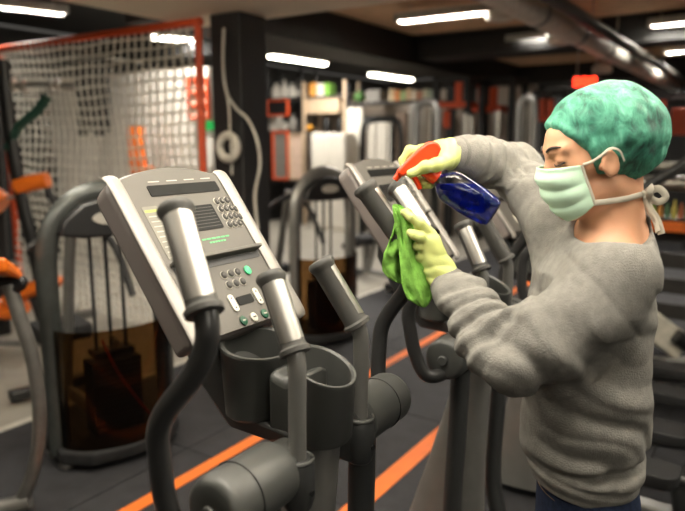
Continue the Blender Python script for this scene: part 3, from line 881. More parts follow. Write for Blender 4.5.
item(366, 90, 380, zs[0], mat('grey_item', (120, 116, 108), 0.5), 'grey crate on the long dark rack', 'crate', 'crate')
framed(364, 118, 392, 178, LF - 0.12, 'tall white board in a dark frame under the long rack', M_black, M_wht, 1, 1, name='white_board', cat='board')
slab_px(347, 108, 362, 172, LF - 0.2, 0.06, 'board', M_wht, 'plain white board leaning left of the dark-framed one', 'board', drop=0.0)
slab_px(409, 104, 416, 165, LF - 0.1, 0.1, 'steel_post', M_steel, 'bright steel post below the row of small boxes', 'post', drop=0.0)
slab_px(396, 112, 405, 165, LF - 0.1, 0.1, 'locker_panel', mat('brown_item', (120, 100, 84), 0.6), 'narrow brown panel next to the bright steel post', 'panel', drop=0.0)
item(404, 139, 418, zs[1], mat('blue_ball', (52, 60, 150), 0.5), 'blue exercise ball showing above the gloved hand', 'ball', 'exercise_ball', 'ball')
# dark cable machine arches in front of the far wall
def arch(x0, x1, ytop, l, label, m, r=0.04):
    p, q = onl(x0, ytop, l), onl(x1, ytop, l)
    a0, a1 = sorted((ga(p), ga(q))); o0 = G((a0 + a1) / 2, l, 0); h = p.z; w = (a1 - a0) / 2
    t = thing('cable_machine', label, 'exercise machine', o0, ROT_F)
    MB().tube(catmull([(-w, 0, 0.05), (-w, 0, h * 0.6), (-w * 0.94, 0, h * 0.92), (-w * 0.6, 0, h), (w * 0.6, 0, h), (w * 0.94, 0, h * 0.92), (w, 0, h * 0.6), (w, 0, 0.05)], 5), r, 10).build('frame_arch', m, t)
    for x in (-w, w):
        MB().box((x, 0, 0.04), (0.12, 0.9, 0.07)).build('foot', M_black, t, 0.01)
    pl = MB().box((0, 0, 0), (w * 0.9, 0.12, 0.04)).mesh('weight_plate'); pl.materials.append(M_blackm)
    for k in range(10):
        link('weight_plate', pl, None, t, 0.004).location = (0, 0, 0.2 + k * 0.045)
    for x in (-w * 0.3, w * 0.3):
        MB().cyl((x, 0, 0.08), (x, 0, h - 0.02), 0.012, n=8).build('guide_rod', M_steel, t)
    MB().box((0, 0, 0.12), (w * 2, 0.1, 0.06)).build('cross_member', m, t, 0.01)
    return t
arch(362, 402, 121, 8.2, 'dark arched cable machine in front of the tall white board', M_black)
arch(416, 438, 104, 7.6, 'silver arched cable machine below the far racks', M_silver, 0.05)
arch(520, 536, 100, 8.4, 'pale narrow arch machine right of the orange racks', M_silver, 0.05)

# ---- power racks with orange fittings
def power_rack(x0, x1, top, l, label, oranges, boards):
    p, q = onl(x0, top, l), onl(x1, top, l)
    a0, a1 = sorted((ga(p), ga(q))); o0 = G((a0 + a1) / 2, l, 0); h = p.z
    t = thing('power_rack', label, 'rack', o0, 0, 'black power racks with orange fittings')
    for a in (a0, a1):
        for dl in (0, 0.6):
            MB().box(G(a, l + dl, h / 2) - o0, (0.09, 0.09, h), RG).build('upright', M_black, t, 0.006)
        MB().box(G(a, l + 0.3, h - 0.04) - o0, (0.07, 0.6, 0.07), RG).build('side_beam', M_black, t, 0.006)
        MB().box(G(a, l + 0.3, 0.04) - o0, (0.07, 0.6, 0.07), RG).build('side_beam', M_black, t, 0.006)
    for dl in (0, 0.6):
        MB().box(G((a0 + a1) / 2, l + dl, h - 0.04) - o0, (a1 - a0, 0.07, 0.07), RG).build('top_beam', M_black, t, 0.006)
    for (ax0, ay0, ax1, ay1) in oranges:
        u, v = onl(ax0, ay0, l), onl(ax1, ay1, l)
        MB().box(G((ga(u) + ga(v)) / 2, l + 0.03, (u.z + v.z) / 2) - o0, (abs(ga(u) - ga(v)), 0.06, abs(u.z - v.z)), RG).build('orange_upright', M_orpaint, t, 0.006)
    for (ax0, ay0, ax1, ay1) in boards:
        u, v = onl(ax0, ay0, l), onl(ax1, ay1, l)
        MB().box(G((ga(u) + ga(v)) / 2, l + 0.2, (u.z + v.z) / 2) - o0, (abs(ga(u) - ga(v)), 0.5, abs(u.z - v.z)), RG).build('orange_board', M_orpaint, t, 0.006)
    return t
power_rack(437, 468, 78, 9.2, 'black rack with one orange upright and board, left of the pair', [(455, 80, 461.5, 103), (443, 111, 449, 128)], [(440, 102.5, 467, 107)])
power_rack(473, 513, 78, 9.9, 'black rack with two orange uprights above an orange board', [(477.5, 84, 484, 107), (489.5, 87, 496, 111)], [(473, 106, 501, 111.5)])
power_rack(536, 566, 90, 9.9, 'black rack with orange panel just left of the green cap', [(538, 99, 544, 119), (547, 99, 553, 119)], [(537, 117, 554, 121)])
power_rack(650, 700, 92, 10.5, 'black rack with orange panels beyond the right edge of the cap', [(655, 100, 664, 120), (672, 108, 690, 130)], [(650, 130, 690, 135)])
for k, (x, y0) in enumerate(((466, 113), (472, 115), (499, 110))):
    p = onl(x, y0, 9.0)
    o = MB().lathe([(0.02, 0), (0.06, 0), (0.06, p.z - 0.02), (0.03, p.z)], (0, 0, 0), 14).build('steel_pillar', M_steel)
    o.location = G(ga(p), 9.0, 0); tag(o, ['slim steel pillar left of the two-upright rack', 'slim steel pillar close to the first, a little shorter', 'slim steel pillar under the right orange upright'][k], 'pillar')

# ---- right background: shelf with bottles, treadmill
LR = 5.3
p, q = onl(630, 232, LR), onl(760, 232, LR)
a1, a0 = ga(p), ga(q)
t = thing('bottle_shelf', 'low shelf with orange edge and chrome rail behind the woman', 'shelf', G((a0 + a1) / 2, LR, 0)); oo = Vector(t.location)
def RB(name, y0, y1, m, d0=0.0, depth=0.4, bev=0.006):
    u, v = onl(665, y0, LR), onl(665, y1, LR)
    return MB().box(G((a0 + a1) / 2, LR + d0 + depth / 2, (u.z + v.z) / 2) - oo, (a1 - a0, depth, abs(u.z - v.z)), RG).build(name, m, t, bev)
edge = RB('orange_edge', 221, 231.5, M_orange, -0.02, 0.03)
zt = onl(665, 221, LR).z
RB('shelf_board', 219.5, 228, M_black, 0.0, 0.4)
zc = onl(665, 184, LR).z
MB().cyl(G(a0, LR + 0.1, zc) - oo, G(a1, LR + 0.1, zc) - oo, 0.055, n=18).build('chrome_rail', M_chrome, t)
MB().cyl(G(a0, LR + 0.12, zc + 0.13) - oo, G(a1, LR + 0.12, zc + 0.13) - oo, 0.03, n=14).build('chrome_rail', M_chrome, t)
for a in (a0 + 0.05, a1 - 0.05):
    MB().box(G(a, LR + 0.3, zc / 2 + 0.05) - oo, (0.08, 0.08, zc + 0.2), RG).build('upright', M_black, t)
for k in range(4):
    MB().box(G((a0 + a1) / 2, LR + 0.25, zt - 0.13 - k * 0.2) - oo, (a1 - a0, 0.05, 0.12), RG).build('lower_board', mat('dark_board', (44, 42, 40), 0.6), t, 0.006)
bc = [((150, 190, 60), 'lime'), ((206, 140, 50), 'amber'), ((60, 110, 60), 'green'), ((190, 180, 80), 'yellow'), ((170, 90, 40), 'brown-orange'), ((90, 130, 70), 'olive')]
for k in range(6):
    x = 651 + k * 7
    u, v = onl(x, 203 - 3 * (k % 2), LR + 0.1), onl(x + 5.5, 203, LR + 0.1)
    r = abs(ga(u) - ga(v)) / 2; h = u.z - zt
    o = MB().lathe([(0.01, 0), (r, 0.005), (r, h * 0.6), (r * 0.45, h * 0.78), (r * 0.45, h), (0.005, h)], (0, 0, 0), 14).build('bottle', mat('shelf_bottle_%d' % k, bc[k][0], 0.35))
    o.location = G((ga(u) + ga(v)) / 2, LR + 0.12, zt); tag(o, '%s bottle on the orange-edged shelf behind the woman' % bc[k][1], 'bottle', 'bottles on the orange-edged shelf')
# treadmill
Y0 = 3.3
d0 = onz(668, 395, 0)
t = thing('treadmill', 'grey treadmill partly seen at the right behind the woman', 'treadmill', (d0.x, d0.y, 0)); oo = Vector(t.location); YB = d0.y
def rbar(pts, r, name, m, flat=None, k=5): return MB().tube(catmull([at(px, py, YB + dy) - oo for px, py, dy in pts], k), r, 12, flat=flat).build(name, m, t)
ex = Vector((1, 0.0, 0)); 
MB().box(at(700, 372, YB + 0.32) - oo, (0.95, 0.62, 0.05)).build('belt', M_blackm, t, 0.01)
for dy in (0.0, 0.66):
    MB().box(at(700, 361, YB + dy) - oo, (0.98, 0.07, 0.05)).build('side_rail', M_silver, t, 0.012)
    MB().box(at(700, 368, YB + dy + 0.02) - oo, (0.96, 0.05, 0.05)).build('side_frame', M_black, t, 0.006)
q0 = at(648, 322, YB) - oo; q1 = at(684, 349, YB) - oo
MB().loft([[q + Vector((0, dy, 0)) + Vector((dx, 0, dz)) for dx, dy, dz in ((0.045, -0.02, 0.07), (0.045, 0.5, 0.07), (-0.045, 0.5, -0.07), (-0.045, -0.02, -0.07))] for q in (q0, q1)]).build('motor_cover', mat('pale_silver_plastic', (176, 172, 160), 0.4), t, 0.015)
rbar([(676, 336, -0.05), (690, 346, -0.05)], 0.045, 'wheel', M_black)
rbar([(650, 392, 0.0), (668, 384, 0.0), (690, 398, 0.0)], 0.02, 'strut', M_black)
rbar([(700, 360, 0.0), (705, 260, 0.0), (700, 170, 0.0)], 0.035, 'upright', M_dpaint)
rbar([(700, 360, 0.66), (705, 260, 0.66), (700, 170, 0.66)], 0.035, 'upright', M_dpaint)
rbar([(640, 190, 0.0), (652, 182, 0.0), (668, 173, 0.0), (685, 162, 0.0), (702, 152, 0.0)], 0.024, 'handrail', M_dgrey)
rbar([(645, 192, 0.66), (655, 184, 0.66), (685, 168, 0.66), (702, 158, 0.66)], 0.024, 'handrail', M_dgrey)
for dx in (-0.42, 0.42):
    for dy in (0.02, 0.62):
        MB().cyl(Vector((at(700, 372, YB).x + dx, YB + dy, 0)) - oo, Vector((at(700, 372, YB).x + dx, YB + dy, at(700, 370, YB + dy).z)) - oo, 0.03).build('foot', M_black, t)

# ---- ceiling duct, clock, spotlights
t = thing('air_duct', 'silver round air duct running away under the ceiling', 'duct', G(1.66, 4.1, 2.5))
oo = Vector(t.location)
for k in range(8):
    l0 = 4.05 + k * 1.2
    MB().cyl(G(1.66, l0, 2.53) - oo, G(1.66, l0 + 1.19, 2.53) - oo, 0.105, n=24).build('duct_section', mat('galvanised_duct', (226, 220, 208), 0.5, 0.0), t)
    MB().cyl(G(1.66, l0 - 0.02, 2.53) - oo, G(1.66, l0 + 0.03, 2.53) - oo, 0.112, n=24).build('joint_band', M_silver, t)
    MB().tube([G(1.66, l0 + 0.6, 2.64) - oo, G(1.66, l0 + 0.6, HC) - oo], 0.008, 6).build('hanger', M_steel, t)
t = thing('air_pipe', 'thinner grey pipe running close beside the big duct', 'duct', G(1.42, 4.1, 2.62)); oo = Vector(t.location)
for k in range(4):
    MB().cyl(G(1.40, 4.05 + 2.4 * k, 2.52) - oo, G(1.40, 4.05 + 2.4 * k + 2.39, 2.52) - oo, 0.05, n=16).build('pipe_section', mat('grey_pipe', (96, 92, 86), 0.4, 0.6), t)
def spot(px, py, z, label):
    p = onz(px, py, z)
    t = thing('ceiling_unit', label, 'ceiling fixture', p)
    MB().lathe([(0.02, 0), (0.13, 0.0), (0.15, 0.03), (0.15, 0.1), (0.1, 0.14)], (0, 0, 0), 20).build('dome', M_wht, t)
    MB().cyl((0, 0, 0.13), (0, 0, HC - z), 0.02, n=8).build('stem', M_steel, t)
spot(561, 44, 2.62, 'white round ceiling unit under the duct, right of the second lamp')
spot(500, 20, 2.72, 'white round ceiling unit beside the end of the longest lamp')
spot(602, 73, 2.62, 'white round ceiling unit just above the red clock')
# red digital clock
p, q = onl(573, 76, 8.2), onl(599, 88, 8.2)
a1, a0 = ga(p), ga(q); zc = (p.z + q.z) / 2; h = p.z - q.z; wd_ = a1 - a0
t = thing('digital_clock', 'red digital clock hanging under the ceiling above the green cap', 'clock', G((a0 + a1) / 2, 8.2, zc)); 
oo = Vector(t.location)
MB().box((0, 0, 0), (wd_, 0.08, h), RG).build('case', M_black, t, 0.008)
M_led = mat('red_led', (255, 60, 30), 0.5, emit=(255, 52, 24), estr=4.0)
SEG = {'0': 'abcdef', '1': 'bc', '5': 'afgcd', '8': 'abcdefg'}
def digit(cx, ch, w, hh):
    mb = MB(); s = 0.02
    P = {'a': (0, hh / 2, w, s), 'g': (0, 0, w, s), 'd': (0, -hh / 2, w, s), 'f': (-w / 2, hh / 4, s, hh / 2), 'b': (w / 2, hh / 4, s, hh / 2), 'e': (-w / 2, -hh / 4, s, hh / 2), 'c': (w / 2, -hh / 4, s, hh / 2)}
    for k in SEG[ch]:
        x, z, sx, sz = P[k]
        mb.box(FV * (-(cx + x)) + UV * z - LV * 0.043, (sx + 0.004, 0.012, sz + 0.004), RG)
    mb.build('digit', M_led, t)
for k, ch in enumerate('000'):
    digit((k - 1) * wd_ * 0.3, ch, wd_ * 0.17, h * 0.55)
for a in (-wd_ * 0.35, wd_ * 0.35):
    MB().cyl(FV * a + UV * h / 2, FV * a + UV * (HC - zc), 0.008, n=6).build('hanger', M_steel, t)
# ================================================================== the cleaner
class SDF:
    """distance field on a grid, blended from tapered capsules and ellipsoids, meshed with surface nets"""
    def __init__(s, lo, hi, h):
        s.h = h; s.lo = np.array(lo, float)
        s.n = [int(math.ceil((hi[i] - lo[i]) / h)) + 1 for i in range(3)]
        s.ax = [np.float32(lo[i] + h * np.arange(s.n[i])) for i in range(3)]
        s.D = np.full(s.n, 1e2, np.float32)
    def sub(s, lo, hi):
        sl = []
        for i in range(3):
            a = int(max(0, math.floor((lo[i] - s.lo[i]) / s.h))); b = int(min(s.n[i], math.ceil((hi[i] - s.lo[i]) / s.h) + 1))
            sl.append(slice(a, max(b, a)))
        g = np.meshgrid(*[s.ax[i][sl[i]] for i in range(3)], indexing='ij', sparse=True)
        return tuple(sl), g
    def merge(s, sl, d, k, cut=False):
        a = s.D[sl]
        if cut:
            d = -d
            hh = np.clip(0.5 - 0.5 * (d - a) / k, 0, 1)
            # smooth max
            r = d * hh + a * (1 - hh) + k * hh * (1 - hh)
            r = np.maximum(a, d) if k <= 1e-6 else -( -d * 0 + s._smin(-a, -d, k))
        else:
            r = s._smin(a, d, k)
        s.D[sl] = r
    @staticmethod
    def _smin(a, b, k):
        if k <= 1e-6: return np.minimum(a, b)
        hh = np.clip(0.5 + 0.5 * (b - a) / k, 0, 1)
        return b * (1 - hh) + a * hh - k * hh * (1 - hh)
    def cone(s, p0, p1, r0, r1, k=0.01, cut=False):
        p0 = np.array(p0, float); p1 = np.array(p1, float); r = max(r0, r1) + 2 * k + 3 * s.h
        sl, (X, Y, Z) = s.sub(np.minimum(p0, p1) - r, np.maximum(p0, p1) + r)
        v = p1 - p0; L2 = max(float(v @ v), 1e-9)
        t = np.clip(((X - p0[0]) * v[0] + (Y - p0[1]) * v[1] + (Z - p0[2]) * v[2]) / L2, 0, 1)
        d = np.sqrt((X - p0[0] - t * v[0]) ** 2 + (Y - p0[1] - t * v[1]) ** 2 + (Z - p0[2] - t * v[2]) ** 2) - (r0 + (r1 - r0) * t)
        s.merge(sl, d.astype(np.float32), k, cut)
        return s
    def chain(s, pts, rs, k=0.01):
        for i in range(len(pts) - 1):
            s.cone(pts[i], pts[i + 1], rs[i], rs[i + 1], k)
        return s
    def ell(s, c, r, R=None, k=0.01, cut=False):
        """ellipsoid; R rows are the local axes in world space"""
        c = np.array(c, float); r = np.array(r, float)
        m = float(max(r)) + 2 * k + 3 * s.h
        sl, (X, Y, Z) = s.sub(c - m, c + m)
        A = np.eye(3) if R is None else np.array(R, float)
        q = [(A[i][0] * (X - c[0]) + A[i][1] * (Y - c[1]) + A[i][2] * (Z - c[2])) for i in range(3)]
        k0 = np.sqrt(sum((q[i] / r[i]) ** 2 for i in range(3)))
        k1 = np.sqrt(sum((q[i] / r[i] ** 2) ** 2 for i in range(3)))
        d = k0 * (k0 - 1.0) / np.maximum(k1, 1e-6)
        s.merge(sl, d.astype(np.float32), k, cut)
        return s
    def mesh(s, name):
        D = s.D; S = D < 0
        nx, ny, nz = [n - 1 for n in s.n]
        acc = np.zeros((nx, ny, nz, 3), np.float32); cnt = np.zeros((nx, ny, nz), np.float32)
        corner = lambda A, i, j, k: A[i:i + nx, j:j + ny, k:k + nz]
        for axis in range(3):
            o = [(1, 0, 0), (0, 1, 0), (0, 0, 1)][axis]
            for b in (0, 1):
                for c in (0, 1):
                    st = [0, 0, 0]; oth = [x for x in range(3) if x != axis]
                    st[oth[0]] = b; st[oth[1]] = c
                    s0 = corner(S, *st); s1 = corner(S, st[0] + o[0], st[1] + o[1], st[2] + o[2])
                    m = s0 != s1
                    if not m.any(): continue
                    d0 = corner(D, *st)[m]; d1 = corner(D, st[0] + o[0], st[1] + o[1], st[2] + o[2])[m]
                    t = d0 / (d0 - d1)
                    p = np.zeros((len(t), 3), np.float32); p[:] = st; p[:, axis] += t
                    acc[m] += p; cnt[m] += 1
        act = cnt > 0
        idx = -np.ones((nx, ny, nz), np.int64); idx[act] = np.arange(int(act.sum()))
        base = np.argwhere(act)
        V = s.lo + s.h * (base + acc[act] / cnt[act][:, None])
        F = []
        for axis in range(3):
            sh = [0, 0, 0]; sh[axis] = 1
            a = S[:s.n[0] - sh[0], :s.n[1] - sh[1], :s.n[2] - sh[2]]; b = S[sh[0]:, sh[1]:, sh[2]:]
            e = np.argwhere(a != b)
            flip = a[tuple(e.T)]
            u, w = [x for x in range(3) if x != axis]
            ok = (e[:, u] > 0) & (e[:, w] > 0) & (e[:, u] < [nx, ny, nz][u]) & (e[:, w] < [nx, ny, nz][w])
            e = e[ok]; flip = flip[ok]
            q = []
            for du, dw in ((-1, -1), (0, -1), (0, 0), (-1, 0)):
                c = e.copy(); c[:, u] += du; c[:, w] += dw
                q.append(idx[tuple(c.T)])
            q = np.stack(q, 1)
            if axis == 1: flip = ~flip
            q[~flip] = q[~flip][:, ::-1]
            F.append(q)
        F = np.concatenate(F)
        me = bpy.data.meshes.new(name)
        me.vertices.add(len(V)); me.vertices.foreach_set('co', V.astype(np.float32).ravel())
        me.loops.add(len(F) * 4); me.loops.foreach_set('vertex_index', F.astype(np.int32).ravel())
        me.polygons.add(len(F)); me.polygons.foreach_set('loop_start', np.arange(0, len(F) * 4, 4, dtype=np.int32))
        me.polygons.foreach_set('use_smooth', np.ones(len(F), bool))
        me.update(calc_edges=True); me.validate()
        return me

def smooth_mod(o, n=4, f=0.5):
    m = o.modifiers.new('smooth', 'SMOOTH'); m.iterations = n; m.factor = f
    return o

# ---- skin, cloth and plastic
M_skin = mat('skin', (198, 148, 116), 0.5, var=0.05, scale=14, sub=0.15, bump=0.05, bscale=300)
M_sweat = mat('grey_sweatshirt', (124, 122, 117), 0.92, var=0.10, scale=60, bump=0.5, bscale=330, spec=0.15)
M_rib = mat('grey_rib', (112, 110, 106), 0.92, var=0.08, scale=60, bump=0.5, bscale=400, spec=0.15)
M_jean = mat('blue_denim', (30, 40, 62), 0.85, var=0.25, scale=90, bump=0.4, bscale=600, spec=0.2)
M_glove = mat('pale_green_glove', (186, 194, 118), 0.5, var=0.06, scale=20, bump=0.12, bscale=260, sub=0.1)
M_cloth = mat('green_microfibre', (126, 178, 80), 0.95, var=0.2, scale=60, bump=0.8, bscale=420, spec=0.1)
M_mask = mat('pale_green_mask', (190, 220, 196), 0.8, var=0.04, scale=10, bump=0.1, bscale=300, spec=0.2)
M_tie = mat('white_mask_tie', (178, 172, 158), 0.85, var=0.06)
M_hair = mat('dark_hair', (44, 32, 25), 0.6)

def cap_material():
    m = bpy.data.materials.new('green_cap_gauze'); m.use_nodes = True
    nt = m.node_tree; b = nt.nodes['Principled BSDF']
    tc = nt.nodes.new('ShaderNodeTexCoord')
    n1 = nt.nodes.new('ShaderNodeTexNoise'); n1.inputs['Scale'].default_value = 15; n1.inputs['Detail'].default_value = 5; n1.inputs['Distortion'].default_value = 0.5
    n2 = nt.nodes.new('ShaderNodeTexNoise'); n2.inputs['Scale'].default_value = 26; n2.inputs['Detail'].default_value = 8; n2.inputs['Roughness'].default_value = 0.7; n2.inputs['Distortion'].default_value = 0.9
    mpn = nt.nodes.new('ShaderNodeMapping'); mpn.inputs['Rotation'].default_value = (0, 0.5, 0); mpn.inputs['Scale'].default_value = (1.6, 1.0, 0.8)
    nt.links.new(tc.outputs['Object'], mpn.inputs['Vector'])
    for n in (n1, n2): nt.links.new(mpn.outputs['Vector'], n.inputs['Vector'])
    mx = nt.nodes.new('ShaderNodeMath'); mx.operation = 'MULTIPLY_ADD'; mx.inputs[1].default_value = 0.55
    nt.links.new(n2.outputs['Fac'], mx.inputs[0])
    ml = nt.nodes.new('ShaderNodeMath'); ml.operation = 'MULTIPLY'; ml.inputs[1].default_value = 0.45
    nt.links.new(n1.outputs['Fac'], ml.inputs[0]); nt.links.new(ml.outputs[0], mx.inputs[2])
    rp = nt.nodes.new('ShaderNodeValToRGB'); cr = rp.color_ramp
    cr.elements[0].position = 0.38; cr.elements[0].color = lin((28, 56, 50))
    cr.elements[1].position = 0.66; cr.elements[1].color = lin((128, 190, 166))  # pale end paints the highlights of the crinkles into the colour
    e = cr.elements.new(0.47); e.color = lin((56, 120, 100))
    e = cr.elements.new(0.56); e.color = lin((84, 160, 134))
    nt.links.new(mx.outputs[0], rp.inputs['Fac']); nt.links.new(rp.outputs['Color'], b.inputs['Base Color'])
    b.inputs['Roughness'].default_value = 0.62; b.inputs['Specular IOR Level'].default_value = 0.4
    bp = nt.nodes.new('ShaderNodeBump'); bp.inputs['Strength'].default_value = 0.85; bp.inputs['Distance'].default_value = 0.007
    nt.links.new(mx.outputs[0], bp.inputs['Height']); nt.links.new(bp.outputs['Normal'], b.inputs['Normal'])
    return m
M_cap = cap_material()

# ---- joints (world metres)
HS = 0.885
HEAD = np.array((0.507, 1.315, 1.504))
hp = math.radians(15)
hf = np.array((-math.cos(hp), -0.04, -math.sin(hp))); hf /= np.linalg.norm(hf)
hl = np.array((0.04, -1.0, 0.0)); hl -= hf * (hl @ hf); hl /= np.linalg.norm(hl)
hu = np.cross(hf, hl)
HR = np.stack([hf, hl, hu])
def hd(x, y, z):
    return HEAD + (hf * x + hl * y + hu * z) * HS
SL, EL, WL = np.array((0.517, 1.198, 1.300)), np.array((0.336, 1.208, 1.132)), np.array((0.232, 1.395, 1.238))
SR, ER, WR = np.array((0.498, 1.485, 1.372)), np.array((0.452, 1.70, 1.480)), np.array((0.268, 1.552, 1.517))
NECK = np.array((0.556, 1.315, 1.345))

# ---- body: head, neck and trunk as one surface
def hr(*r): return tuple(x * HS for x in r)
b = SDF((0.32, 1.07, 0.88), (0.72, 1.58, 1.66), 0.0040)
for z0, z1, r0, r1 in ((0.95, 1.06, 0.06, 0.07), (1.06, 1.2, 0.07, 0.075)):
    for y in (1.26, 1.37):
        b.cone((0.535, y, z0), (0.53, y, z1), r0, r1, 0.05)
b.cone((0.53, 1.315, 1.2), (0.545, 1.315, 1.30), 0.08, 0.07, 0.05)
b.cone(SL + (0.01, 0.03, 0), NECK + (0, 0, -0.02), 0.046, 0.052, 0.05)
b.cone(SR + (0.01, -0.02, 0), NECK + (0, 0, -0.02), 0.046, 0.052, 0.04)
b.cone(NECK, hd(-0.006, 0, -0.06), 0.054, 0.05, 0.03)
b.cone((0.56, 1.315, 1.37), hd(-0.045, 0, -0.01), 0.05, 0.05, 0.03)
b.ell(hd(-0.008, 0, 0.045), hr(0.102, 0.076, 0.085), HR, 0.01)
b.ell(hd(0.0170, 0, 0.072), hr(0.082, 0.066, 0.058), HR, 0.02)
b.ell(hd(0.0390, 0, 0.025), hr(0.062, 0.062, 0.062), HR, 0.02)
b.ell(hd(0.0450, 0, -0.035), hr(0.054, 0.05, 0.06), HR, 0.02)
for q in (1, -1):
    b.cone(hd(-0.0030, q * 0.054, -0.05), hd(0.0790, q * 0.012, -0.086), 0.016, 0.016, 0.03)
    b.cone(hd(0.0530, q * 0.046, 0.008), hd(0.0690, q * 0.035, -0.012), 0.016, 0.014, 0.02)
    b.ell(hd(0.1050, q * 0.034, 0.035), hr(0.016, 0.019, 0.012), HR, 0.012, cut=True)
    b.ell(hd(0.0810, q * 0.033, 0.0335), hr(0.0165, 0.0175, 0.0145), HR, 0.004)
    b.cone(hd(0.0950, q * 0.012, 0.056), hd(0.0790, q * 0.048, 0.056), 0.0095, 0.008, 0.012)
b.cone(hd(0.0970, 0, 0.046), hd(0.1130, 0, 0.002), 0.006, 0.010, 0.01)
b.ell(hd(0.1060, 0, -0.002), hr(0.014, 0.017, 0.010), HR, 0.008)
b.cone(hd(0.0950, -0.018, -0.04), hd(0.0950, 0.018, -0.04), 0.011, 0.011, 0.01)
b.ell(hd(0.0850, 0, -0.084), hr(0.02, 0.022, 0.018), HR, 0.015)
for q in (1, -1):      # ears stand off the head
    b.cone(hd(0.010, q * 0.07, 0.002), hd(0.010, q * 0.092, 0.004), 0.012, 0.010, 0.006)
    b.ell(hd(0.008, q * 0.096, 0.006), hr(0.020, 0.0075, 0.031), HR, 0.004)
    b.ell(hd(0.010, q * 0.106, 0.008), hr(0.012, 0.007, 0.020), HR, 0.003, cut=True)
person = link('person', b.mesh('person'), M_skin)
smooth_mod(person, 2)
tag(person, 'woman in grey sweatshirt, green hair cap and mask wiping the elliptical handle', 'person')

# ---- sweatshirt
def noise3(X, Y, Z, f, ph=0.0):
    return (np.sin(f * (X * 1.1 + Y * 0.4) + 2.1 * np.sin(f * 0.6 * Z + ph) + ph) + np.sin(f * (Y * 0.9 - Z * 0.7) + 1.7 * np.sin(f * 0.5 * X - ph) + 1.3 * ph) + np.sin(f * (Z * 1.2 + X * 0.5) + 1.9 * np.sin(f * 0.7 * Y + 2 * ph))) / 3.0

sw = SDF((0.16, 1.02, 0.76), (0.72, 1.82, 1.62), 0.0050)
sl, (X, Y, Z) = sw.sub((0.3, 1.02, 0.76), (0.72, 1.64, 1.46))
zz = np.array([0.76, 0.80, 0.835, 0.86, 0.90, 0.97, 1.08, 1.2, 1.28, 1.335, 1.375, 1.42])
cx = np.interp(Z, zz, [0.53, 0.528, 0.526, 0.522, 0.52, 0.52, 0.518, 0.52, 0.525, 0.54, 0.553, 0.56])
rx = np.interp(Z, zz, [0.102, 0.105, 0.108, 0.120, 0.128, 0.128, 0.122, 0.118, 0.112, 0.09, 0.072, 0.055])
ry = np.interp(Z, zz, [0.132, 0.136, 0.14, 0.154, 0.16, 0.16, 0.155, 0.152, 0.148, 0.125, 0.09, 0.07])
q = np.sqrt(((X - cx) / rx) ** 2 + ((Y - 1.322) / ry) ** 2)
d = (q - 1.0) * np.minimum(rx, ry)
d = np.maximum(d, np.maximum(0.818 - Z - 0.04 * (X - 0.53), Z - 1.43))
sw.merge(sl, d.astype(np.float32), 0.0)
# shoulders and sleeves
sw.cone(NECK + (-0.01, -0.045, -0.035), SL, 0.056, 0.058, 0.05)
sw.cone(NECK + (-0.01, 0.05, -0.015), SR, 0.060, 0.062, 0.05)
mid = SL * 0.45 + EL * 0.55
sw.chain([SL, mid + (0.014, -0.002, -0.012), EL + (0.004, 0, -0.004)], [0.062, 0.069, 0.060], 0.05)
fm = EL * 0.5 + WL * 0.5
sw.chain([EL + (0.004, 0, -0.004), EL * 0.7 + WL * 0.3 + (0.0, 0, -0.008), fm + (0, 0, -0.004), EL * 0.2 + WL * 0.8, WL * 0.96 + EL * 0.04], [0.060, 0.062, 0.056, 0.048, 0.040], 0.03)
m2_ = SR * 0.5 + ER * 0.5
sw.chain([SR, m2_ + (0, 0, -0.01), ER], [0.062, 0.062, 0.056], 0.05)
f2_ = ER * 0.5 + WR * 0.5
sw.chain([ER, f2_ + (0, 0, -0.004), ER * 0.2 + WR * 0.8, WR * 0.97 + ER * 0.03], [0.056, 0.054, 0.048, 0.042], 0.03)
# cloth sagging between the raised far arm and the chest
sw.cone(SR + (0.0, 0.0, -0.03), np.array((0.49, 1.42, 1.12)), 0.06, 0.05, 0.06)

def seg_param(p0, p1, X, Y, Z):
    v = p1 - p0; L2 = float(v @ v)
    t = ((X - p0[0]) * v[0] + (Y - p0[1]) * v[1] + (Z - p0[2]) * v[2]) / L2
    tc = np.clip(t, 0, 1)
    dd = np.sqrt((X - p0[0] - tc * v[0]) ** 2 + (Y - p0[1] - tc * v[1]) ** 2 + (Z - p0[2] - tc * v[2]) ** 2)
    return t, dd
def band(x, a, b_, s):
    return np.clip((x - a) / s, 0, 1) * np.clip((b_ - x) / s, 0, 1)
XX, YY, ZZ = np.meshgrid(*sw.ax, indexing='ij', sparse=True)
nA = noise3(XX, YY, ZZ, 16.0, 0.4); nB = noise3(XX, YY, ZZ, 34.0, 1.9)
fold = np.zeros(sw.n, np.float32)
ridge = lambda ph: np.abs(np.sin(ph)) - 0.62 + 0.3 * (np.abs(np.sin(2.3 * ph + 0.7)) - 0.6)
# forearm of the near sleeve: oblique rings bunched towards the cuff
t, dd = seg_param(EL, WL, XX, YY, ZZ)
w = band(t, -0.02, 0.9, 0.2) * (dd < 0.115)
skew = (XX - EL[0]) * 18 + (ZZ - EL[2]) * 10
fold += w * (0.0135 * ridge(t * 15.0 + skew * 0.5 + 2.0 * nA + 0.4) + 0.004 * nB)
# upper part of the near sleeve: long drape folds running down to the elbow
t, dd = seg_param(SL, EL, XX, YY, ZZ)
w = band(t, 0.1, 1.1, 0.35) * (dd < 0.125)
fold += w * (0.012 * ridge(t * 5.0 + (ZZ - 1.2) * 26 + (XX - 0.45) * 26 + 2.2 * nA + 0.8) + 0.004 * nB)
# seam where the dropped shoulder meets the sleeve
fold += -0.0025 * np.exp(-((t - 0.2 - 0.05 * nA) / 0.018) ** 2) * (dd < 0.12)
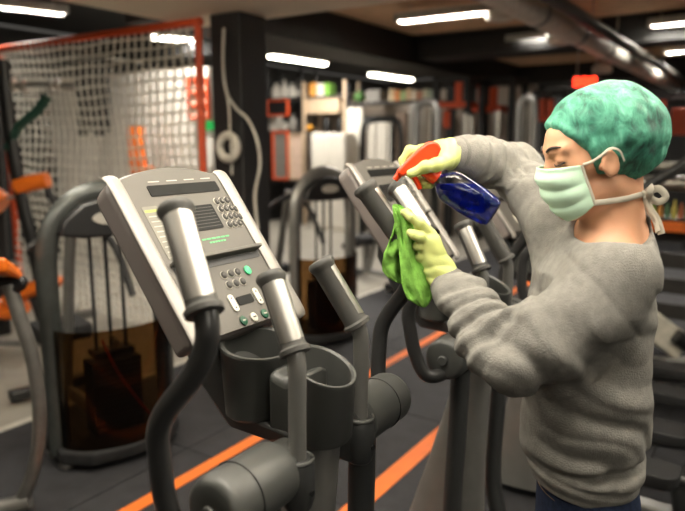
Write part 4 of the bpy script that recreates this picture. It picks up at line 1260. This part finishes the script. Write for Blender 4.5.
# far forearm and elbow
t, dd = seg_param(ER, WR, XX, YY, ZZ)
w = band(t, -0.1, 0.92, 0.15) * (dd < 0.1)
fold += w * (0.0105 * ridge(t * 18 + 1.2 * nA + (ZZ - 1.5) * 16) + 0.003 * nB)
t, dd = seg_param(SR, ER, XX, YY, ZZ)
w = band(t, -0.05, 1.0, 0.25) * (dd < 0.12)
fold += w * (0.009 * ridge(t * 6.0 + 1.6 * nA + (XX - 0.45) * 25) + 0.003 * nB)
# trunk: slanting folds from the armpit, a deep tuck above the hem
w = band(ZZ, 0.835, 1.30, 0.07) * np.clip((1.29 - YY) / 0.08, 0, 1)
fold += w * (0.013 * ridge((XX - 0.5) * 17 + (ZZ - 1.05) * 21 + 2.0 * nA + 0.7) + 0.0035 * nB)
w = band(ZZ, 0.835, 1.30, 0.07) * np.clip((YY - 1.25) / 0.08, 0, 1)
fold += w * (0.008 * ridge((XX - 0.5) * 20 - (ZZ - 1.05) * 26 + 1.8 * nA) + 0.003 * nB)
fold += -0.018 * np.exp(-((ZZ - 0.895 - 0.015 * np.sin((XX - 0.5) * 16) - 0.006 * nA) / 0.013) ** 2) * np.clip((1.32 - YY) / 0.1, 0, 1)
fold += -0.008 * np.exp(-((ZZ - 0.86 + 0.04 * (XX - 0.53)) / 0.007) ** 2)
fold += 0.002 * nB
sw.D -= (fold * (np.abs(sw.D) < 0.06)).astype(np.float32)
# neck opening
ncx, ncz = NECK[0] - 0.004, NECK[2]
sw.cone((0.54, 1.315, 1.385), (0.53, 1.315, 1.48), 0.070, 0.1, 0.004, cut=True)
sw.ell((0.532, 1.275, 1.378), (0.080, 0.110, 0.036), None, 0.004, cut=True)
shirt = link('sweatshirt', sw.mesh('sweatshirt'), M_sweat, person)
smooth_mod(shirt, 1, 0.4)
shirt['label'] = 'baggy grey cotton sweatshirt with ribbed hem'
# cuffs
def cuff(p, q, r, name='cuff'):
    p, q = Vector(p), Vector(q); d = (q - p).normalized()
    MB().tube([p - d * 0.008, p, p + d * 0.028, p + d * 0.034, p + d * 0.034], [r * 0.9, r * 1.03, r, r * 0.95, r * 0.8], 28).build(name, M_rib, shirt)
cuff(WL * 0.9 + EL * 0.1, WL, 0.0415)
cuff(WR * 0.88 + ER * 0.12, WR, 0.0435)

# ---- jeans
jn = SDF((0.36, 1.1, 0.04), (0.72, 1.55, 0.90), 0.0062)
sl, (X, Y, Z) = jn.sub((0.36, 1.08, 0.68), (0.72, 1.55, 0.90))
q = np.sqrt(((X - 0.53) / 0.094) ** 2 + ((Y - 1.322) / 0.124) ** 2)
jn.merge(sl, np.maximum((q - 1) * 0.112, np.maximum(0.70 - Z, Z - 0.845)).astype(np.float32), 0.0)
for y, hx in ((1.245, 0.53), (1.40, 0.55)):
    jn.chain([(0.54, 1.31 + (y - 1.31) * 0.9, 0.80), (hx - 0.005, y, 0.47), (hx + 0.012, y, 0.10)], [0.078, 0.062, 0.048], 0.03)
jeans = link('jeans', jn.mesh('jeans'), M_jean, person); smooth_mod(jeans, 2)
bt = at(627, 497, 1.232)
MB().tube([bt, bt + Vector((0, -0.006, 0))], [0.009, 0.008], 14).build('rivet_button', mat('copper', (150, 104, 62), 0.35, 0.9), jeans, loc=(0.0, 0.0, 0.0))
M_stitch = mat('jeans_stitch', (120, 96, 66), 0.8)
def hip(th, z, off=0.0015):
    return Vector((0.53 + (0.094 + off) * math.cos(th), 1.322 + (0.124 + off) * math.sin(th), z))
for z in (0.838, 0.802):
    MB().tube([hip(2 * PI * i / 48, z) for i in range(48)], 0.0009, 5, close=True).build('stitching', M_stitch, jeans)
for th in (-2.3, -1.35, -0.7):
    MB().loft([[hip(th + dx, z, 0.004) for dx in (-0.05, 0.05)] + [hip(th + dx, z, 0.001) for dx in (0.05, -0.05)] for z in (0.843, 0.80)]).build('belt_loop', M_jean, jeans)
MB().tube(catmull([hip(-1.5, 0.80), hip(-1.35, 0.775), hip(-1.1, 0.76), hip(-0.95, 0.755)], 5), 0.001, 5).build('stitching', M_stitch, jeans)
for y, hx in ((1.245, 0.53), (1.40, 0.55)):
    mb = MB()
    secs = []
    for x, w_, h_ in ((0.09, 0.03, 0.05), (0.07, 0.038, 0.075), (0.0, 0.042, 0.09), (-0.06, 0.044, 0.07), (-0.12, 0.046, 0.05), (-0.155, 0.034, 0.035)):
        secs.append([(hx + x, y + w_ * c, 0.012 + h_ * max(0, s_)) for c, s_ in [(math.cos(a), math.sin(a)) for a in [2 * PI * i / 20 for i in range(20)]]])
    mb.loft(secs)
    sh = mb.build('shoe', M_black, person)
    MB().prism([(hx + 0.095, y - 0.03), (hx + 0.095, y + 0.03), (hx, y + 0.045), (hx - 0.11, y + 0.05), (hx - 0.16, y + 0.03), (hx - 0.16, y - 0.03), (hx - 0.11, y - 0.05), (hx, y - 0.045)], (0, 0, 0.009), (1, 0, 0), (0, 1, 0), (0, 0, 1), 0.018).build('sole', M_white_p, sh, 0.004)

# ---- hair cap: puffed gauze gathered by an elastic
cp = SDF((0.34, 1.15, 1.40), (0.70, 1.48, 1.70), 0.0042)
cp.ell(hd(-0.025, 0, 0.068), hr(0.130, 0.098, 0.106), HR, 0.02)
cp.ell(hd(-0.072, 0, 0.03), hr(0.085, 0.085, 0.09), HR, 0.05)
sl, (X, Y, Z) = cp.sub((0.3, 1.1, 1.38), (0.72, 1.5, 1.72))
hx_ = ((X - HEAD[0]) * hf[0] + (Y - HEAD[1]) * hf[1] + (Z - HEAD[2]) * hf[2]) / HS
hy_ = ((X - HEAD[0]) * hl[0] + (Y - HEAD[1]) * hl[1] + (Z - HEAD[2]) * hl[2]) / HS
hz_ = ((X - HEAD[0]) * hu[0] + (Y - HEAD[1]) * hu[1] + (Z - HEAD[2]) * hu[2]) / HS
# pleats gathered at the elastic fan out over the crown, with crumples
ang = np.arctan2(hy_, hx_ + 0.02)
ed = hz_ - np.interp(hx_, [-0.16, -0.10, -0.06, -0.01, 0.016, 0.026, 0.04, 0.07, 0.10, 0.13], [-0.02, -0.052, -0.066, -0.07, -0.064, -0.03, 0.03, 0.077, 0.117, 0.135])
nC = noise3(X, Y, Z, 38.0, 0.8); nD = noise3(X, Y, Z, 75.0, 2.2)
g = np.exp(-np.clip(ed, 0, 1) / 0.035)
fold = (0.0065 * (np.abs(np.sin(ang * 11 + 1.5 * nC)) - 0.6)) * g + 0.0055 * nC * (1 - 0.5 * g) + 0.0045 * (np.abs(nD) - 0.3) - 0.012 * np.exp(-((ed - 0.0) / 0.01) ** 2)
cp.D[sl] -= fold.astype(np.float32)
cp.D[sl] = np.maximum(cp.D[sl], (-ed).astype(np.float32))
cap = link('hair_cap', cp.mesh('hair_cap'), M_cap, person); smooth_mod(cap, 2)
cap['label'] = 'crinkled green disposable hair cap'

# ---- mask: pleated sheet wrapped round nose, mouth and chin
def mask_pt(u, v):
    # u -1 (far cheek) .. 1 (near cheek), v 0 (bottom) .. 1 (top)
    xc = float(np.interp(v, [0, 0.2, 0.5, 0.8, 1], [0.093, 0.114, 0.127, 0.134, 0.127])); zc_ = -0.107 + 0.13 * v
    xe = 0.046 + 0.011 * v; ze = -0.076 + 0.091 * v
    c = max(0.0, math.cos(u * PI / 2)); s_ = math.sin(u * PI / 2)
    k = c ** 0.85
    x = xe + (xc - xe) * k; y = 0.0665 * s_ * (1.0 + 0.12 * c); z = ze + (zc_ - ze) * k
    pl = 0.006 * (abs(math.sin(v * PI * 3.0 + 0.5 * math.sin(2.2 * u) + 0.4)) - 0.5) * (1 - abs(u) ** 4) * math.sin(PI * v) ** 0.5
    pl += 0.0015 * math.sin(7 * u + 5 * v)
    return Vector(hd(x + c * pl, y + s_ * pl, z))
NU, NV = 36, 30
mb = MB()
V_ = [[mask_pt(-1 + 2 * i / NU, j / NV) for j in range(NV + 1)] for i in range(NU + 1)]
for row in V_: mb._ring(row)
for i in range(NU):
    for j in range(NV):
        a = i * (NV + 1) + j
        mb.f.append([a, a + 1, a + NV + 2, a + NV + 1])
msk = mb.build('face_mask', M_mask, person, angle=80)
so = msk.modifiers.new('thick', 'SOLIDIFY'); so.thickness = 0.0016; so.offset = 1
msk['label'] = 'pale green pleated surgical mask'
# binding along the near edge, and the ties
MB().tube([V_[NU][j] + Vector((0.0, -0.001, 0)) for j in range(NV + 1)], 0.0032, 8).build('mask_binding', M_tie, msk)
MB().tube(catmull([V_[NU][NV], Vector(hd(0.042, 0.082, 0.018)), Vector(hd(0.024, 0.098, 0.028)), Vector(hd(0.006, 0.105, 0.038)), Vector(hd(-0.012, 0.105, 0.028)), Vector(hd(-0.02, 0.1, 0.004))], 5), 0.0019, 8, flat=(1.4, 0.6)).build('mask_tie', M_tie, msk)
nape = Vector(hd(-0.075, 0.045, -0.088))
MB().tube(catmull([V_[NU][1], Vector(hd(0.01, 0.072, -0.078)), Vector(hd(-0.025, 0.070, -0.082)), Vector(hd(-0.055, 0.060, -0.084)), nape], 6), 0.0038, 8, flat=(1.5, 0.5)).build('mask_tie', M_tie, msk)
# bow and hanging ends at the nape
bow = MB().ball(nape, 0.008, 10)
for pts in ([(0, 0, 0), (0.02, -0.012, 0.012), (0.036, -0.014, -0.004), (0.022, -0.012, -0.014), (0, 0, 0)], [(0, 0, 0), (0.006, -0.02, 0.016), (-0.004, -0.028, 0.006), (0.004, -0.016, -0.006), (0, 0, 0)]):
    bow.tube(catmull([nape + Vector(p) for p in pts], 5), 0.005, 8, flat=(1.4, 0.45))
bow.tube(catmull([nape, nape + Vector((0.006, -0.014, -0.025)), nape + Vector((0.02, -0.022, -0.05)), nape + Vector((0.026, -0.03, -0.075))], 5), 0.0055, 8, flat=(1.6, 0.45))
bow.tube(catmull([nape, nape + Vector((0.0, -0.018, -0.025)), nape + Vector((0.012, -0.028, -0.05)), nape + Vector((0.014, -0.038, -0.07))], 5), 0.0055, 8, flat=(1.6, 0.45))
bow.build('tie_bow', M_tie, msk)
# ---- eyes looking down, brows
for q in (1, -1):
    MB().ball(hd(0.0815, q * 0.033, 0.0325), 0.0118, 14).build('eye', mat('eye_white', (210, 204, 196), 0.3), person)
    MB().tube(catmull([Vector(hd(0.0985, q * 0.022, 0.026)), Vector(hd(0.1005, q * 0.031, 0.0225)), Vector(hd(0.0965, q * 0.042, 0.0235)), Vector(hd(0.0860, q * 0.051, 0.028))], 4), [0.0010] * 4 + [0.0018] * 9, 6).build('eyelashes', M_hair, person)
    MB().tube(catmull([Vector(hd(0.1075, q * 0.013, 0.0565)), Vector(hd(0.1035, q * 0.027, 0.063)), Vector(hd(0.0945, q * 0.042, 0.0635)), Vector(hd(0.0790, q * 0.055, 0.0585))], 5), [0.0026] * 6 + [0.0026] * 5 + [0.002] * 4 + [0.0012], 8, flat=(1.0, 0.8)).build('eyebrow', M_hair, person)

# ---- gloves
def V3(px, py, Y):
    return np.array(at(px, py, Y))
gl = SDF((0.06, 1.30, 1.19), (0.30, 1.53, 1.44), 0.0026)
w0 = WL * 0.88 + EL * 0.12
gl.chain([w0, WL, V3(441, 272, 1.405)], [0.030, 0.0295, 0.030], 0.02)
gl.cone(V3(441, 272, 1.405), V3(430, 242, 1.405), 0.029, 0.024, 0.02)
gl.cone(V3(439, 270, 1.42), V3(425, 255, 1.42), 0.024, 0.019, 0.02)
fing = [  # knuckle, middle joint, last joint, tip
    [(431, 234, 1.405), (420, 224, 1.398), (411, 217.5, 1.398), (404, 212.5, 1.405)],
    [(428, 241, 1.402), (420, 237, 1.392), (414.5, 235, 1.392), (410.5, 233, 1.398)],
    [(427, 250, 1.406), (421, 246, 1.400), (417, 246, 1.408), (415, 248, 1.424)],
    [(429, 259, 1.412), (423, 256, 1.408), (419, 257, 1.416), (417, 259, 1.432)]]
for fg in fing:
    gl.chain([V3(*p) for p in fg], [0.0135, 0.0118, 0.0104, 0.009], 0.004)
gl.chain([V3(437, 258, 1.43), V3(428, 240, 1.455), V3(416, 222, 1.475), V3(408, 212, 1.478)], [0.018, 0.013, 0.011, 0.0095], 0.008)
XX, YY, ZZ = np.meshgrid(*gl.ax, indexing='ij', sparse=True)
t, dd = seg_param(WL, V3(431, 244, 1.422), XX, YY, ZZ)
gl.D -= (0.0016 * noise3(XX, YY, ZZ, 120.0, 0.5) + band(t, -0.6, 0.9, 0.3) * 0.0022 * (np.abs(np.sin(t * 13 + 60 * (XX - 0.2) + noise3(XX, YY, ZZ, 60, 1.0))) - 0.6)).astype(np.float32)
g1 = link('glove', gl.mesh('glove'), M_glove, person); smooth_mod(g1, 1)
g1['label'] = 'pale yellow-green glove pressing the cloth'

gr = SDF((0.09, 1.40, 1.40), (0.34, 1.64, 1.60), 0.0026)
w0 = WR * 0.86 + ER * 0.14
gr.chain([w0, WR, V3(447, 153, 1.548)], [0.031, 0.030, 0.030], 0.02)
gr.cone(V3(450, 154, 1.548), V3(428, 153, 1.535), 0.029, 0.024, 0.02)
gr.cone(V3(446, 158, 1.525), V3(430, 158, 1.515), 0.022, 0.019, 0.02)
gr.cone(V3(442, 150, 1.57), V3(421, 153, 1.56), 0.02, 0.019, 0.02)
for fg in ([(424, 152, 1.532), (410, 150, 1.535), (403, 160, 1.535), (405, 171, 1.527)],
           [(424, 153, 1.552), (412, 158, 1.560), (409, 172, 1.555), (417, 180, 1.518), (423, 182, 1.497)],
           [(428, 156, 1.566), (419, 165, 1.575), (417, 178, 1.56), (424, 185, 1.520), (430, 185, 1.495)],
           [(436, 158, 1.572), (430, 168, 1.58), (428, 180, 1.565), (433, 182, 1.52), (437, 180, 1.496)]):
    gr.chain([V3(*p) for p in fg], [0.0128, 0.0115, 0.0105, 0.0098, 0.0088][:len(fg)], 0.005)
# thumb lies along the near side of the spray head
gr.chain([V3(446, 160, 1.515), V3(436, 165, 1.472), V3(425, 167, 1.452), V3(411, 173.5, 1.452)], [0.020, 0.0155, 0.0125, 0.0095], 0.01)
XX, YY, ZZ = np.meshgrid(*gr.ax, indexing='ij', sparse=True)
t, dd = seg_param(WR, V3(425, 155, 1.54), XX, YY, ZZ)
gr.D -= (0.0016 * noise3(XX, YY, ZZ, 120.0, 0.5) + band(t, -0.8, 0.6, 0.3) * 0.0022 * (np.abs(np.sin(t * 12 + 50 * (ZZ - 1.5) + noise3(XX, YY, ZZ, 60, 1.0))) - 0.6)).astype(np.float32)
g2 = link('glove', gr.mesh('glove'), M_glove, person); smooth_mod(g2, 1)
g2['label'] = 'pale yellow-green glove squeezing the spray trigger'

# ================================================================== spray bottle
BO = at(438.5, 178.5, 1.485)
e1v = Vector((0.845, -0.02, -0.535)).normalized()
e2v = Vector((-0.535, 0, -0.845)); e2v = (e2v - e1v * e2v.dot(e1v)).normalized()
e3v = e1v.cross(e2v)
M_clear = clear_mat('clear_plastic', (236, 240, 240), 0.12)
M_liq = mat('blue_liquid', (12, 44, 200), 0.06, var=0.25, scale=30, trans=0.6, coat=0.3)
bt_ = thing('spray_bottle', 'clear spray bottle of blue liquid with orange-red trigger head in gloved hand', 'spray bottle')
def bsec(t, w, d_, n=32, p=0.6):
    o = []
    for i in range(n):
        a = 2 * PI * i / n
        c, s_ = math.cos(a), math.sin(a)
        o.append(BO + e1v * t + e2v * (w * (abs(c) ** p) * (1 if c > 0 else -1)) + e3v * (d_ * (abs(s_) ** p) * (1 if s_ > 0 else -1)))
    return o
PB = [(-0.02, 0.0135, 0.0135, 1.0), (0.0, 0.0135, 0.0135, 1.0), (0.003, 0.018, 0.017, 0.9), (0.012, 0.028, 0.022, 0.8), (0.024, 0.036, 0.027, 0.7), (0.042, 0.040, 0.030, 0.62), (0.09, 0.040, 0.031, 0.6), (0.136, 0.036, 0.0285, 0.6), (0.145, 0.033, 0.026, 0.6), (0.149, 0.028, 0.021, 0.6)]
MB().loft([bsec(t, w, d_, 32, p) for t, w, d_, p in PB]).build('bottle_body', M_clear, bt_)
mb = MB().loft([bsec(t, w - 0.0015, d_ - 0.0015, 32, p) for t, w, d_, p in PB[2:-1]] + [bsec(0.147, 0.027, 0.02, 32, 0.6)])
me = mb.mesh('liquid')
bm = bmesh.new(); bm.from_mesh(me)
lev = at(455, 183, 1.5).z
r_ = bmesh.ops.bisect_plane(bm, geom=bm.verts[:] + bm.edges[:] + bm.faces[:], plane_co=(0, 0, lev), plane_no=(0, 0, 1), clear_outer=True)
bmesh.ops.holes_fill(bm, edges=[e for e in bm.edges if e.is_boundary])
bmesh.ops.recalc_face_normals(bm, faces=bm.faces)
bm.to_mesh(me); bm.free()
link('liquid', me, M_liq, bt_)
M_red = mat('orange_red_plastic', (226, 62, 20), 0.35, var=0.05)
# collar
mb = MB().tube([BO + e1v * q for q in (-0.026, -0.024, -0.004, -0.002)], [0.014, 0.017, 0.0175, 0.015], 24)
mb.build('neck_collar', M_red, bt_)
# trigger head outline in the bottle's own plane: u along nozzle direction, w away from the base
prof = [(-0.066, 0.044), (-0.064, 0.058), (-0.052, 0.068), (-0.03, 0.076), (0.0, 0.083), (0.022, 0.087), (0.036, 0.089), (0.042, 0.087), (0.041, 0.072), (0.028, 0.064), (0.018, 0.052), (0.015, 0.04), (0.015, 0.02), (-0.015, 0.02), (-0.02, 0.032), (-0.04, 0.03), (-0.058, 0.032)]
MB().prism(prof, BO, e2v, -e1v, e3v, 0.032).build('spray_head', M_red, bt_, 0.006, 3)
MB().tube([BO + e2v * 0.038 - e1v * 0.08, BO + e2v * 0.056 - e1v * 0.082], [0.0085, 0.0065], 14).build('nozzle', M_red, bt_, 0.001)
trg = catmull([(0.024, 0.066), (0.028, 0.05), (0.036, 0.034), (0.044, 0.018), (0.05, 0.01)], 4)
MB().tube(catmull([BO + e2v * u - e1v * w for u, w in ((0.022, 0.066), (0.027, 0.05), (0.033, 0.036), (0.042, 0.022))], 4), 0.006, 10, flat=(1.0, 1.4)).build('trigger', M_red, bt_)
MB().tube(catmull([BO - e1v * 0.01, BO + e1v * 0.05 + e2v * 0.004, BO + e1v * 0.13 - e2v * 0.012], 6), 0.0028, 8).build('dip_tube', M_clear, bt_)

# ================================================================== green cloth
def cloth_lobe(mb, cl_, half, thick, seed=0.0, n=40, side=(1, 0, 0)):
    """bunched cloth: a flattened closed fold with ripples, following a hanging line and closing softly at both ends"""
    pts = catmull(cl_, 7); m = len(pts)
    xs = np.interp(np.linspace(0, 1, m), np.linspace(0, 1, len(half)), half)
    secs = []
    for i, p in enumerate(pts):
        tn = (pts[min(i + 1, m - 1)] - pts[max(i - 1, 0)]).normalized()
        sd = Vector(side); sd = (sd - tn * sd.dot(tn)).normalized(); nn = tn.cross(sd)
        u = i / (m - 1); row = []
        for j in range(n):
            a = 2 * PI * j / n; c, s_ = math.cos(a), math.sin(a)
            rip = 0.0038 * math.sin(c * 7.5 + seed + 3.0 * u) + 0.002 * math.sin(c * 15 + 2 * seed - 5 * u)
            wv = 0.006 * math.sin(c * 3.0 + seed + 2.0 * u) + 0.003 * math.sin(17 * u + 4 * c + seed) + 0.002 * math.sin(29 * u - 9 * c + 3 * seed)
            k = min(1.0, xs[i] / 0.015)
            row.append(p + sd * (c * xs[i] * (1 + 0.07 * math.sin(9 * u + seed + 2 * s_))) + nn * (k * (thick * s_ + wv + rip * (1 if s_ > 0 else 0.6))))
        secs.append(row)
    mb.loft(secs)
    return mb
cm = MB()
cloth_lobe(cm, [at(393, 205, 1.427), at(398, 210, 1.42), at(403, 221, 1.414), at(407, 238, 1.414), at(411, 258, 1.414), at(417, 280, 1.408), at(422, 296, 1.406), at(425, 307, 1.406)], [0.002, 0.012, 0.018, 0.022, 0.027, 0.034, 0.031, 0.004], 0.007, seed=0.4)
cloth_lobe(cm, [at(399, 220, 1.43), at(401, 236, 1.442), at(400, 254, 1.45), at(398, 270, 1.452), at(402, 283, 1.452)], [0.006, 0.026, 0.036, 0.034, 0.004], 0.008, seed=2.2)
cloth_lobe(cm, [at(404, 230, 1.44), at(409, 252, 1.455), at(412, 276, 1.458), at(413, 298, 1.455)], [0.014, 0.03, 0.032, 0.004], 0.007, seed=4.0)
ct = cm.build('cleaning_cloth', M_cloth, angle=80)
tag(ct, 'bright green cleaning cloth bunched over the handle under the gloved hand', 'cloth')
